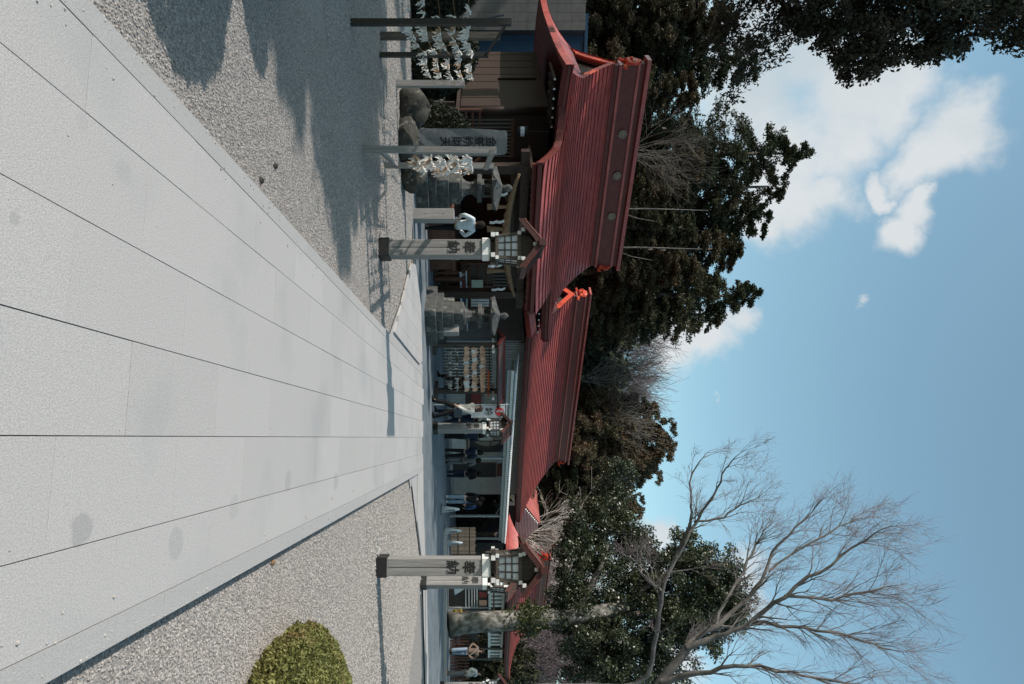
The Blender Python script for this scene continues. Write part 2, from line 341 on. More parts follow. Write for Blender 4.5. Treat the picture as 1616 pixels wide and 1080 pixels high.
# forecourt paving that crosses the end of the path and forks towards the hall
pave_polys = [[(-.14, 11.75), (-.02, 11.9), (.52, 16.3), (.4, 17.2), (-.9, 16.8), (-1.85, 15.5), (-1.78, 14.6)],
              [(3.15, 14.75), (6.3, 17.55), (6.2, 18.4), (3.2, 17.4), (.52, 17.2), (.52, 16.45), (3.13, 16.05)],
              [(6.3, 17.55), (9.7, 18.3), (24, 18.7), (24, 19.5), (10, 19.1), (6.2, 18.4)]]
pave_polys[0] = [(-.16, 11.75), (.32, 14.9), (.56, 16.4), (.5, 17.2), (-.9, 16.8), (-1.85, 15.5), (-1.78, 14.6)]
pmb = MB()
for pl in pave_polys: pmb.add([(x, y, -.032) for x, y in pl], [tuple(range(len(pl)))])
pmb.add([tuple(pw(CEN-EDG, 15.2, -.036)), tuple(pw(CEN+EDG, 15.2, -.036)), tuple(pw(CEN+EDG+.1, 17.75, -.036)), tuple(pw(CEN-EDG-.2, 17.4, -.036))], [(0, 1, 2, 3)])
pmb.add([(-.16, 11.4, -.037), (3.3, 14.6, -.037), (3.3, 17.45, -.037), (-1, 16.9, -.037), (-1.9, 15.5, -.037)], [(0, 1, 2, 3, 4)])
pav = struct(pmb.build('pavement', kerb))
for pl in pave_polys:
    for i in range(-8, 60):
        for k in range(-3, 16):
            o0 = CEN+i*.43-1.29; T0 = 10.2+k*.973+(.48 if i % 2 else 0)
            if T0 < 17.3 and CEN-EDG+.1 < o0+.2 < CEN+EDG-.1: continue
            r = [tuple(pw(o0+.002, T0+.002))[:2], tuple(pw(o0+.428, T0+.002))[:2], tuple(pw(o0+.428, T0+.971))[:2], tuple(pw(o0+.002, T0+.971))[:2]]
            c = clip(r, pl)
            if len(c) >= 3:
                ar = abs(sum(c[j][0]*c[(j+1) % len(c)][1]-c[(j+1) % len(c)][0]*c[j][1] for j in range(len(c))))/2
                if ar > .02: slab(pav, c, -.004+random.uniform(-.001, .001), -.04, granite)
# loose stones lying on the gravel near the camera
def pebbles(name, pts, dens, lo, hi, seed, label):
    mb = MB(); mb.add([(p[0], p[1], GZ+.003) for p in pts], [tuple(range(len(pts)))])
    o = mb.build(name, gravel_m); o['kind'] = 'stuff'; o['label'] = label; o['category'] = 'gravel'
    ng = bpy.data.node_groups.new(name, 'GeometryNodeTree'); N = ng.nodes; L = ng.links
    ng.interface.new_socket('Geometry', in_out='INPUT', socket_type='NodeSocketGeometry'); ng.interface.new_socket('Geometry', in_out='OUTPUT', socket_type='NodeSocketGeometry')
    gi = N.new('NodeGroupInput'); go = N.new('NodeGroupOutput')
    dp = N.new('GeometryNodeDistributePointsOnFaces'); dp.inputs['Density'].default_value = dens; dp.inputs['Seed'].default_value = seed
    ic = N.new('GeometryNodeMeshIcoSphere'); ic.inputs['Radius'].default_value = 1; ic.inputs['Subdivisions'].default_value = 1
    sp = N.new('GeometryNodeSetPosition'); nz = N.new('ShaderNodeTexNoise'); nz.inputs['Scale'].default_value = .9
    vm = N.new('ShaderNodeVectorMath'); vm.operation = 'SUBTRACT'; vm.inputs[1].default_value = (.5, .5, .5); L.new(nz.outputs['Color'], vm.inputs[0]); L.new(vm.outputs[0], sp.inputs['Offset'])
    L.new(ic.outputs['Mesh'], sp.inputs['Geometry'])
    sm = N.new('GeometryNodeSetMaterial'); sm.inputs['Material'].default_value = pebble_m; L.new(sp.outputs[0], sm.inputs['Geometry'])
    ip = N.new('GeometryNodeInstanceOnPoints'); L.new(gi.outputs[0], dp.inputs['Mesh']); L.new(dp.outputs['Points'], ip.inputs['Points']); L.new(sm.outputs[0], ip.inputs['Instance'])
    rs = N.new('FunctionNodeRandomValue'); rs.data_type = 'FLOAT_VECTOR'; rs.inputs[0].default_value = (lo, lo, lo*.7); rs.inputs[1].default_value = (hi, hi, hi*.8); L.new(rs.outputs[0], ip.inputs['Scale'])
    rr = N.new('FunctionNodeRandomValue'); rr.data_type = 'FLOAT_VECTOR'; rr.inputs[0].default_value = (-.5, -.5, 0); rr.inputs[1].default_value = (.5, .5, 6.28); L.new(rr.outputs[0], ip.inputs['Rotation'])
    jn = N.new('GeometryNodeJoinGeometry'); L.new(ip.outputs[0], jn.inputs[0]); L.new(gi.outputs[0], jn.inputs[0]); L.new(jn.outputs[0], go.inputs[0])
    md = o.modifiers.new('stones', 'NODES'); md.node_group = ng; return o
q = lambda o, T: tuple(pw(o, T))[:2]
eR = CEN+EDG+.01; eL = CEN-EDG-.01
pebbles('gravel', [q(eR, 1.6), q(eR+1.5, 2.4), q(eR+2.7, 5), q(eR+2.7, 6.2), q(eR, 6.2)], 4000, .005, .012, 1, 'grey gravel along the sunlit edge of the path')
pebbles('gravel', [q(eR, 6.2), q(eR+2.7, 6.2), q(eR+4.3, 9.5), q(eR, 9.5)], 1700, .007, .015, 2, 'grey gravel round the foot of the two front lanterns')
pebbles('gravel', [q(eL, 1.8), q(eL, 6), q(eL-2.4, 6.4), q(eL-1.6, 3)], 4000, .005, .012, 3, 'grey gravel crossed by tree shadows beside the path')
pebbles('gravel', [q(eL, 6), q(eL, 9.6), q(eL-4.2, 10.2), q(eL-2.4, 6.4)], 1700, .007, .015, 4, 'shaded gravel before the paper fortune racks')

pebbles('gravel', [q(eR, 9.5), q(eR+4.3, 9.5), q(eR+6.5, 12.6), (6.2, 17.5), (3.2, 14.8), q(eR, 14.3)], 750, .010, .022, 5, 'grey gravel between the front right lantern and the far paving')
pebbles('gravel', [q(eR+2.7, 5), q(eR+5, 6), q(eR+7.5, 9.5), q(eR+6.5, 12.6), q(eR+4.3, 9.5), q(eR+2.7, 6.2)], 900, .009, .02, 6, 'grey gravel at the right frame edge beyond the clipped shrub')
pebbles('gravel', [q(eL, 9.6), q(eL, 11.6), (-1.9, 14.9), (-4.6, 15.9), (-9, 17.1), (-8.5, 13), q(eL-4.2, 10.2)], 600, .010, .022, 7, 'raked pale gravel before the hall between racks and lantern')
pebbles('gravel', [(-3.19, 6.94), (-4.41, 10.96), (-7.2, 12.4), (-5.2, 9.2), (-3.75, 6.6)], 900, .009, .018, 8, 'shaded gravel under the left paper rack')
# ------------------------------------------------------------------ roofs
def roof_sheet(mb, ns, zf, s0, s1, cols, up=None, lip=.036, sgn=-1):
    """Courses of copper sheet: every course ends in a small step. local x along the ridge, y = sgn*n."""
    for k in range(len(ns)-1):
        rws = []
        for n_, dn, dz in ((ns[k], -.015, .006), (ns[k+1], .014, lip), (ns[k+1], .014, lip-.014), (ns[k+1], -.02, .006)):
            a, b = s0(n_), s1(n_); r = []
            for j in range(cols+1):
                s_ = a+(b-a)*j/cols; z = zf(n_)+dz+(up(s_, n_) if up else 0); r.append((s_, sgn*(n_+dn), z))
            rws.append(r)
        mb.grid(rws[::-1] if sgn < 0 else rws)
def verge(mb, pts, dx, drop):                             # board following a roof edge: pts in world order, thickness dx along x
    rs = []
    for p in pts:
        x, y, z = p; rs.append([(x, y, z+.05), (x+dx, y, z+.05), (x+dx, y, z-drop), (x, y, z-drop)])
    mb.loft(rs)
def onigawara(parent, x, y, z, sc, face, m):              # ridge-end ornament
    mb = MB(); out = [(-.32, 0), (-.42, -.18), (-.30, -.26), (-.16, -.16), (0, -.3), (.16, -.16), (.30, -.26), (.42, -.18), (.32, 0), (.36, .22), (.22, .4), (.1, .36), (0, .52), (-.1, .36), (-.22, .4), (-.36, .22)]
    r0 = [(x, y+a*sc, z+b*sc) for a, b in out]; r1 = [(x+face*.12*sc, y+a*sc, z+b*sc) for a, b in out]; r2 = [(x+face*.18*sc, y+a*sc*.7, z+b*sc*.7) for a, b in out]
    mb.loft([r0, r1, r2]); 
    for sg in (-1, 1):
        pts = [(x+face*.1*sc, y+sg*(.3+.16*math.cos(t))*sc, z+(.05+.16*math.sin(t))*sc) for t in np.linspace(-2.4, 2.6, 9)]
        mb.tube(pts, .06*sc, 6)
        mb.tube([(x, y+sg*.2*sc, z-.15*sc), (x, y+sg*.5*sc, z-.34*sc), (x, y+sg*.74*sc, z-.38*sc), (x, y+sg*.82*sc, z-.27*sc)], [.09*sc, .09*sc, .07*sc, .03*sc], 6)
    mb.lathe([(.09*sc, z-.05*sc), (.11*sc, z+.06*sc)], 10, (x+face*.2*sc, y))
    return mb.build('ridge_ornament', m, parent)

def hall_roof_parts(root, Lr, ov0, ov1, gov, ng, ne, ze, zr, zrt, upt, ncourse, pts_porch=None, mats=(roof_red, roof_dark, vermilion), rw=.22, mixk=.75, pw_=2.4, orn=1.0, soff=.16):
    red, trim, verm = mats; hz = zr-ze
    zf = lambda n_: ze+hz*(mixk*(1-min(n_, ne)/ne)**pw_+(1-mixk)*(1-min(n_, ne)/ne))
    s0 = lambda n_: -gov if n_ < ng else -gov-(ov0-gov)*(n_-ng)/(ne-ng)
    s1 = lambda n_: Lr+gov if n_ < ng else Lr+gov+(ov1-gov)*(n_-ng)/(ne-ng)
    mid = Lr/2; half = Lr/2+max(ov0, ov1)
    up = lambda s_, n_: upt*min(1, abs(s_-mid)/half)**5*(n_/ne)**2
    ns = [ne*k/ncourse for k in range(ncourse+1)]
    for sg in (-1, 1):
        mb = MB(); roof_sheet(mb, ns, zf, s0, s1, 36, up, sgn=sg)
        r = mb.build('roof_slope', red, root)
    # soffit, eave boards
    mb = MB()
    for sg in (-1, 1):
        P = []
        for n_, dz in ((ne*.25, -.3), (ne*.6, -.26), (ne-.12, -soff-.10), (ne-.02, -.02)):
            P.append([(s0(n_)+(s1(n_)-s0(n_))*j/24, sg*n_, zf(n_)+dz+up(s0(n_)+(s1(n_)-s0(n_))*j/24, n_)) for j in range(25)])
        mb.grid(P)
    mb.build('soffit', trim, root)
    mb = MB()
    for sg in (-1, 1):
        for n_, dt, db in ((ne-.03, -.01, -.11), (ne-.16, -.12, -.25)):
            R_ = []
            for j in range(25):
                s_ = s0(n_)+.02+(s1(n_)-s0(n_)-.04)*j/24; z = zf(n_)+up(s_, n_)
                R_.append([(s_, sg*n_, z+dt), (s_, sg*(n_-.06), z+dt), (s_, sg*(n_-.06), z+db), (s_, sg*n_, z+db)])
            mb.loft(R_)
    mb.build('eave_board', trim, root)
    # hips below each gable
    for side, ov in ((-1, ov0), (1, ov1)):
        xb = 0 if side < 0 else Lr; mb = MB(); K = 8; rows_ = []
        for k in range(K+1):
            n_ = ng+(ne-ng)*k/K; x = xb+side*(gov+(ov-gov)*k/K)
            rows_.append([(x, n_*t, zf(n_)+up(x, n_)*abs(t)**3) for t in np.linspace(-1, 1, 13)])
        if side < 0: rows_ = [r[::-1] for r in rows_]
        mb.grid(rows_)
        low = [[(p[0], p[1], p[2]-.2) for p in r] for r in rows_]; mb.grid([r[::-1] for r in low]); mb.grid([rows_[-1], low[-1]])
        mb.build('hip_slope', red, root)
        # gable wall and bargeboards
        xg = xb+side*(gov-.28)
        mb = MB(); prof = [(xg, t, zf(abs(t))-.06) for t in np.linspace(-ng, ng, 13)]
        base = [(xg, t, zf(ng)-.3) for t in np.linspace(-ng, ng, 13)]
        mb.grid([prof, base]); mb.build('gable_wall', wood_hall, root)
        mb = MB()
        for sg in (-1, 1):
            verge(mb, [(xb+side*(gov-.03), sg*n_, zf(n_)-.075) for n_ in np.linspace(0, ng*1.04, 8)], -side*.09, .24)
        mb.build('bargeboard', verm, root)
        mb = MB()
        for sg in (-1, 1):
            verge(mb, [(xb+side*(gov-.13), sg*n_, zf(n_)-.17) for n_ in np.linspace(0, ng, 8)], -side*.08, .24)
        mb.build('inner_bargeboard', trim, root)
    # ridge
    hb = zrt-zr
    mb = MB(); x0, x1 = -gov+.05, Lr+gov-.05
    mb.box((x0, -rw, zr-.12), (x1, rw, zr+hb*.62)); rdg = mb.build('ridge', trim, root)
    mb = MB(); mb.box((x0-.03, -rw-.07, zr+hb*.05), (x1+.03, rw+.07, zr+hb*.13)); mb.box((x0-.03, -rw-.05, zr+hb*.62), (x1+.03, rw+.05, zr+hb*.70))
    mb.build('ridge_moulding', red, rdg)
    mb = MB(); mb.box((x0-.05, -rw*.75, zr+hb*.70), (x1+.05, rw*.75, zr+hb*.88)); mb.build('ridge_course', trim, rdg)
    mb = MB(); mb.box((x0-.2, -rw-.1, zr+hb*.88), (x1+.2, rw+.1, zr+hb)); mb.build('ridge_cap', red, rdg)
    for xx, fc in ((x0-.01, -1), (x1+.01, 1)):
        onigawara(root, xx, 0, zr+hb*.42, orn*hb*.85, fc, verm)
    return zf, s0, s1, up, ns

# ------------------------------------------------------------------ worship hall
TH = R(38.3)
E0 = Vector((-9.84, 23.45, GZ))
hall = thing('worship_hall', 'large shrine hall with sweeping red copper roof and crested ridge, in dappled shade', 'shrine hall', E0, TH, 'red roofed shrine buildings')
HNE = 5.2
zf, s0, s1, up, ns = hall_roof_parts(hall, 7.87, 1.62, .55, .3, 1.95, HNE, 4.08, 6.5, 7.67, .16, 24, orn=.8)
# porch roof, carried on from the front slope
def porch():
    n0, n1, k = 5.2, 7.05, 9
    pz = lambda n_: 4.09-.13*(n_-n0)-.145*(n_-n0)**2
    fil = lambda n_: max(0, 1-(n_-n0)/.75)**2*.75
    a0 = lambda n_: .52-fil(n_); a1 = lambda n_: 5.6+fil(n_)+.2*max(0, (n_-n0)/(n1-n0))**2
    pts = [n0-.22+(n1-n0+.22)*i/k for i in range(k+1)]
    z2 = lambda n_: pz(n_) if n_ >= n0 else zf(n_)+.012
    up2 = lambda s_, n_: .05*abs((s_-3.1)/2.7)**4
    mb = MB(); roof_sheet(mb, pts, z2, a0, a1, 24, up2); mb.build('porch_roof', roof_red, hall)
    mb = MB()
    for s_f, dx in ((a0, .08), (a1, -.08)):
        verge(mb, [(s_f(n_), -n_, z2(n_)+.0) for n_ in pts], dx, .17)
    mb.build('porch_verge', roof_dark, hall, kind='stuff')
    mb = MB(); P = [[(a0(n_)+(a1(n_)-a0(n_))*j/12, -n_, z2(n_)-.2) for j in range(13)] for n_ in pts]; mb.grid(P); mb.build('porch_soffit', roof_dark, hall)
    mb = MB(); mb.box((a0(n1)+.03, -n1-.0, pz(n1)-.12), (a1(n1)-.03, -n1+.07, pz(n1)+.0)); mb.box((a0(n1)+.1, -n1+.11, pz(n1)-.27), (a1(n1)-.1, -n1+.2, pz(n1)-.10)); mb.build('porch_eave_board', roof_dark, hall)
    # rafters under both eaves with white painted ends
    mr, me_ = MB(), MB()
    for i in range(34):
        x = -1.2+i*.28
        if .3 < x < 5.7: continue
        mr.box((x, -5.02, 3.72), (x+.07, -3.4, 3.8)); me_.box((x+.01, -5.045, 3.735), (x+.055, -5.02, 3.785))
    for i in range(18):
        x = .75+i*.28; mr.box((x, -6.86, 3.05), (x+.07, -5.2, 3.13))
    r = mr.build('rafter', wood_hall, hall, kind='stuff'); me_.build('rafter_end', white_paint, r, kind='stuff')
porch()
def crest(x, parent):
    zc = 7.0; mb = MB()
    r_ = .165
    def disc(r0, r1, y0, y1, seg=20):
        ri = []
        for r, y in ((r0, y0), (r0, y1), (r1, y1), (r1, y0)): ri.append([(x+r*math.cos(a), y, zc+r*math.sin(a)) for a in np.linspace(0, 2*math.pi, seg, endpoint=False)])
        mb.loft(ri+[ri[0]], cap=False)
    disc(r_, r_*.82, -.22, -.285); disc(r_*.3, .005, -.22, -.28, 10)
    for k in range(5):
        a = k*2*math.pi/5+math.pi/2; c = Vector((x+r_*.52*math.cos(a), -.25, zc+r_*.52*math.sin(a)))
        mb.loft([[(c.x+.062*math.cos(t), y, c.z+.062*math.sin(t)) for t in np.linspace(0, 2*math.pi, 8, endpoint=False)] for y in (-.22, -.275)])
    return mb.build('crest', gold, parent)
for xx in (2.24, 3.93, 5.70): crest(xx, hall)
def hall_body():
    mb = MB(); mb.box((-.4, -5.5, 0), (8.2, 4.4, .32)); mb.build('stone_platform', stone_grey, hall)
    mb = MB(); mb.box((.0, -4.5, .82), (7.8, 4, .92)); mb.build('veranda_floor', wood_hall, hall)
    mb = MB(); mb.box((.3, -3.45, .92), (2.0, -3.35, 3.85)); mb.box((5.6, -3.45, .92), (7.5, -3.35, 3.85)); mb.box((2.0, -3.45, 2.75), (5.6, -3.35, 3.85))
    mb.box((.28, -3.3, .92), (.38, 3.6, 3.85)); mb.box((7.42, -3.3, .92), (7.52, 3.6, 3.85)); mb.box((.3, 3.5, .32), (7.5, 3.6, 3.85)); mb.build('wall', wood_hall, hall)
    mb = MB(); mb.box((.4, -1.0, .92), (7.4, -.9, 3.6)); mb.build('inner_wall', wood_red, hall)
    for x in (.3, 2.0, 5.6, 7.5):
        MB().lathe([(.14, .3), (.14, 3.85)], 12, (x, -3.4)).build('column', wood_hall, hall, smooth=True)
    for x in (.95, 5.35):
        p = MB().box((x-.13, -6.58, .12), (x+.13, -6.32, 3.2)).build('porch_pillar', wood_hall, hall)
        MB().frustum((x, -6.45), (.46, .46), (.38, .38), -.05, .13).build('pillar_base', stone_grey, p)
    mb = MB(); mb.box((.4, -6.56, 2.78), (5.9, -6.34, 3.02)); mb.box((.85, -6.5, 2.5), (5.45, -6.4, 2.62)); mb.build('porch_beam', wood_hall, hall)
    for i in range(5):
        MB().box((1.5, -6.15+i*.32, 0 if i == 0 else .17*i-.03), (4.9, -5.83+i*.32, .17*(i+1))).build('step', wood_hall, hall)
    # lattice fronts beside the doors
    for x0, x1 in ((.5, 1.85), (5.75, 7.35)):
        f = MB().box((x0, -3.5, 1.0), (x1, -3.46, 1.1)).build('lattice_sill', wood_red, hall); MB().box((x0, -3.5, 2.6), (x1, -3.46, 2.7)).build('lattice_head', wood_red, hall)
        mb = MB(); n_ = 11
        for k in range(n_): mb.box((x0+(x1-x0)*(k+.3)/n_, -3.49, 1.1), (x0+(x1-x0)*(k+.7)/n_, -3.465, 2.6))
        mb.build('slats', block_m, f, kind='stuff')
    # railings either side of the steps
    for x0, x1 in ((-.1, 1.35), (5.05, 7.9)):
        mb = MB()
        for z in (1.12, 1.32, 1.55): mb.box((x0, -4.44, z), (x1, -4.38, z+.06))
        k = x0
        while k <= x1: mb.box((k, -4.45, .92), (k+.07, -4.37, 1.66)); k += .72
        mb.build('railing', wood_red, hall)
    for sx in (1.42, 4.98):
        mb = MB(); mb.beam((sx, -6.1, .85), (sx, -4.5, 1.6), .07, .08); mb.beam((sx, -6.1, .55), (sx, -4.5, 1.3), .05, .06); mb.box((sx-.06, -6.2, 0), (sx+.06, -6.08, 1.05)); mb.build('stair_rail', wood_red, hall)
    mb = MB(); mb.box((-.3, -4.4, .3), (7.9, -4.3, .8)); mb.build('veranda_skirt', wood_hall, hall)
    # side boards catching light
    for k in range(15):
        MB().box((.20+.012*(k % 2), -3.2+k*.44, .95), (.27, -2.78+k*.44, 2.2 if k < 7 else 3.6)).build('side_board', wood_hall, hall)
hall_body()
HM = Matrix.Translation(E0) @ Matrix.Rotation(TH, 4, 'Z')
def hw(x, y, z): return HM @ Vector((x, y, z))
# offertory box, rope, papers
ob = thing('offertory_box', 'red brown slatted offertory box below the straw rope', 'offertory box', hw(3.1, -6.75, 0), TH)
MB().box((-.95, -.3, .08), (.95, .3, .72)).build('box_body', wood_red, ob)
MB().box((-1.0, -.35, 0), (1.0, .35, .085)).box((-1.0, -.35, .72), (-.93, .35, .8)).box((.93, -.35, .72), (1.0, .35, .8)).box((-.93, -.35, .72), (.93, -.29, .8)).box((-.93, .29, .72), (.93, .35, .8)).build('box_frame', wood_red, ob)
for k in range(9): MB().box((-.9+k*.2, -.285, .745), (-.81+k*.2, .285, .785)).build('slat', wood_red, ob)
pts = [(x, 0, -.34*(1-(x/2.15)**2)) for x in np.linspace(-2.15, 2.15, 17)]
rp = thing('straw_rope', 'thick straw rope hung across the hall porch', 'rope', hw(3.15, -6.72, 2.72), TH)
mb = MB()
for ph in (0, 2.09, 4.19):
    mb.tube([(p[0], .055*(1.3-abs(p[0])/2.15)*math.cos(p[0]*7+ph), p[2]+.055*(1.3-abs(p[0])/2.15)*math.sin(p[0]*7+ph)) for p in pts], [.035+.055*(1-(p[0]/2.15)**2) for p in pts], 7)
mb.build('rope_strands', straw, rp, smooth=True)
for x in (-1.1, -.35, .4, 1.15):
    MB().lathe([(.02, -.28-.34), (.10, -.62-.3), (.04, -.3)][::-1], 8, (x, 0)).build('tassel', straw, rp)
def shide_mesh():
    mb = MB(); z = 0; x = 0
    for k in range(4):
        w_ = .034; y = k*.008; sx = .035 if k % 2 == 0 else -.02
        mb.add([(x-w_, y, z), (x+w_, y, z), (x+w_+sx, y-.02, z-.10), (x-w_+sx, y-.02, z-.10)], [(0, 1, 2, 3)]); z -= .085; x += sx*1.35
    return mb.mesh('paper_streamer', paper)
sm_ = shide_mesh()
for x, z in ((1.55, 2.2), (2.45, 2.12), (3.25, 2.05), (4.0, 2.08), (4.9, 2.2)):
    o = link('paper_streamer', sm_, loc=hw(x, -6.84, z+.2), rot=(0, 0, TH+.2)); o.scale = (1.5, 1, 1.25)
    tag(o, 'white zigzag paper streamer hanging from the straw rope', 'paper streamer', 'paper streamers on the hall porch')
for x, z in ((2.2, 1.15), (3.6, 1.1)):
    o = link('paper_streamer', sm_, loc=hw(x, -7.06 if 0 else -7.08, z-.12), rot=(0, 0, TH-.25)); o.scale = (1, 1, .8)
    tag(o, 'small white zigzag paper streamer hanging low before the offertory box', 'paper streamer', 'low paper streamers at the offertory box')
bl = thing('hanging_lantern', 'small round metal lantern hung under the hall eave at its left end', 'lantern', hw(.35, -5.1, 2.75), TH)
MB().lathe([(.05, .32), (.2, .26), (.15, .22), (.15, .02), (.19, 0), (.04, -.06)][::-1], 8).build('lantern_body', black_metal, bl)
MB().lathe([(.152, .06), (.152, .18)], 8).build('lantern_panes', paper_glass, bl); MB().tube([(0, 0, .3), (0, 0, .95)], .012, 5).build('chain', black_metal, bl)
gong = thing('dark_bell', 'round dark bell hung in the shade under the hall porch', 'bell', hw(2.0, -6.0, 2.5), TH)
MB().lathe([(.02, .28), (.16, .22), (.24, .05), (.22, -.1), (.08, -.2)][::-1], 14).build('bell_body', wood_dark, gong, smooth=True); MB().tube([(0, 0, .25), (0, 0, .6)], .02, 6).build('hanger', straw, gong)
# display stand right of the steps
st = thing('amulet_stand', 'red brown wooden amulet stand with pale counter edge beside the hall', 'display stand', hw(5.75, -5.75, -.005), TH)
for x in (-.95, -.02, .92):
    for y in (-.3, .3): MB().box((x-.035, y-.035, 0), (x+.035, y+.035, 2.05 if y > 0 else .95)).build('leg', wood_red, st)
for z in (.42, .92): MB().box((-1.0, -.36, z), (1.0, .36, z+.04)).build('shelf', wood_red, st)
MB().box((-1.02, -.385, .9), (1.35, -.365, .965)).build('counter_edge', shelf_blue, st); MB().box((-1.02, -.3, 1.1), (1.5, -.28, 1.14)).build('rail', shelf_blue, st)
for z in (1.2, 1.5, 1.8, 2.03): MB().box((-.98, .30, z), (.96, .34, z+.05)).build('back_rail', wood_red, st)
for k in range(6): MB().box((-.8+k*.3, -.25, .96), (-.62+k*.3, -.1, 1.04+.03*(k % 3))).build('amulet_box', [white_paint, sign_red, poster, c_blue, wood_pale, poster_green][k], st)
MB().box((-.3, .26, 1.28), (.12, .28, 1.68)).build('notice', poster_green, st)
for k in range(4): MB().box((.35+k*.12, .2, 1.25), (.43+k*.12, .29, 1.9)).build('paper_strip', paper, st)
MB().box((-.97, .36, .1), (.95, .40, 2.0)).build('back_board', wood_dark, st)

# ------------------------------------------------------------------ office building with long red roof
T2 = R(40.1)
E2 = Vector((-2.08, 30.36, GZ))
off = thing('shrine_office', 'long shrine office with red roof and white batten walls, in the middle', 'shrine office', E2, T2, 'red roofed shrine buildings')
zf2, s02, s12, up2_, ns2 = hall_roof_parts(off, 11.5, 1.0, .45, .25, 1.3, 4.15, 3.63, 6.0, 6.72, .05, 22, mixk=.45, pw_=1.9, rw=.18, orn=1.0)
def office_body():
    mb = MB(); mb.box((.3, -2.9, .0), (11.2, -2.8, 3.6)); mb.box((.3, -2.8, 0), (.4, 3, 3.6)); mb.box((11.1, -2.8, 0), (11.2, 3, 3.6)); mb.box((.3, 2.9, 0), (11.2, 3, 3.6)); mb.build('wall', dark_gap, off)
    mb = MB(); k = .32
    while k < 11.15: 
        if not (5.2 < k < 7.6): mb.box((k, -2.935, .05), (k+.055, -2.9, 3.5))
        else: mb.box((k, -2.935, .05), (k+.055, -2.9, 1.0)); mb.box((k, -2.935, 2.75), (k+.055, -2.9, 3.5))
        k += .095
    k = -2.85
    while k < 2.9: mb.box((.265, k, .05), (.3, k+.055, 3.5)); k += .095
    mb.build('battens', white_wall, off, kind='stuff')
    # round window with pale screens
    cx, cz, r = 6.4, 1.9, .85
    ring = [[(cx+rr*math.cos(a), y, cz+rr*math.sin(a)) for a in np.linspace(0, 2*math.pi, 32, endpoint=False)] for rr, y in ((r, -2.94), (r, -3.0), (r-.09, -3.0), (r-.09, -2.94))]
    wn = MB().loft(ring+[ring[0]], cap=False).build('round_window', wood_dark, off)
    MB().loft([[(cx+(r-.05)*math.cos(a), y, cz+(r-.05)*math.sin(a)) for a in np.linspace(0, 2*math.pi, 32, endpoint=False)] for y in (-2.92, -2.95)]).build('screen', mat('window_screen', (.26, .25, .235), (.32, .31, .29), scale=4), wn)
    for xx in (-.3, .3): MB().box((cx+xx-.025, -2.985, cz-.75), (cx+xx+.025, -2.955, cz+.75)).build('mullion', wood_dark, wn)
    MB().box((cx-.8, -2.99, cz+.12), (cx+.8, -2.96, cz+.17)).build('transom', wood_dark, wn)
    MB().box((cx+.02, -3.0, 1.5), (cx+.24, -2.97, 2.15)).build('pinned_notice', paper, wn)
    ct = MB().box((5.1, -3.25, .85), (7.7, -2.94, .93)).build('counter', wood_red, off)
    MB().box((5.2, -3.2, .05), (7.6, -3.14, .85)).build('counter_front', white_wall, ct)
    d = MB().box((8.5, -2.96, .05), (9.5, -2.92, 2.3)).build('doorway', dark_gap, off); MB().box((8.42, -2.99, .05), (8.5, -2.91, 2.38)).box((9.5, -2.99, .05), (9.58, -2.91, 2.38)).box((8.5, -2.99, 2.3), (9.5, -2.91, 2.38)).build('door_frame', wood_dark, d)
    MB().box((8.5, -2.99, 2.42), (9.5, -2.95, 2.75)).build('name_board', wood_red, off)
    # upper noticeboard
    MB().box((1.9, -2.99, 2.35), (3.4, -2.94, 2.95)).build('photo_board', poster, off)
    MB().box((3.5, -2.99, 2.4), (4.3, -2.94, 2.9)).build('notice_board', wood_grey, off)
    for k in range(5): MB().box((4.7+k*.8, -2.98, 2.85), (5.3+k*.8, -2.945, 3.2)).build('transom_panel', wood_grey, off)
    MB().box((.1, -3.5, -.02), (11.4, -2.92, .12)).build('plinth', mat('pale_concrete', (.27, .29, .31), (.33, .35, .36), scale=4, rough=.85), off)
    MB().lathe([(.05, .1), (.05, 3.3)], 8, (.1, -3.05)).build('downpipe', steel, off)
office_body()
# canopy before the office
cp0 = Vector((1.2, 25.9, GZ)); cp1 = Vector((10.6, 34.3, GZ)); ca = math.atan2(cp1.y-cp0.y, cp1.x-cp0.x); cl = (cp1-cp0).length
can = thing('walkway_canopy', 'white corrugated canopy on slim steel posts along the office front', 'canopy', cp0, ca)
def canopy():
    nx = int(cl*14); P = []
    zz = lambda x, t: 2.98-.012*x+.16*t
    for t in (0, 1):
        P.append([(cl*i/nx, -.12+1.3*t, zz(cl*i/nx, t)+.035*math.cos(math.pi*i)) for i in range(nx+1)])
    mb = MB(); mb.grid(P); mb.grid([[(p[0], p[1], p[2]-.012) for p in r] for r in P][::-1]); mb.build('corrugated_sheet', mat('canopy_sheet', (.62, .65, .66), (.72, .74, .74), scale=2, rough=.5, trans=.3), can)
    mb = MB(); mb.beam((-.02, 0, 2.87), (cl+.02, 0, 2.87-.012*cl), .1, .11); mb.build('gutter', white_paint, can)
    mb = MB(); mb.beam((0, .09, 2.74), (cl, .09, 2.74-.012*cl), .06, .16); mb.build('fascia', steel, can)
    k = .4
    mb = MB()
    while k < cl: mb.beam((k, .1, 2.8-.012*k), (k, 1.1, 2.94-.012*k), .04, .07); k += .9
    mb.build('rafters', steel, can, kind='stuff')
    for x in (5.6, 10.3, 12.4):
        p = MB().box((x-.045, .03, 0), (x+.045, .12, 2.76-.012*x)).build('post', steel, can); MB().beam((x, .08, 2.3), (x, .8, 2.8-.012*x), .05, .05).build('brace', steel, p)
canopy()

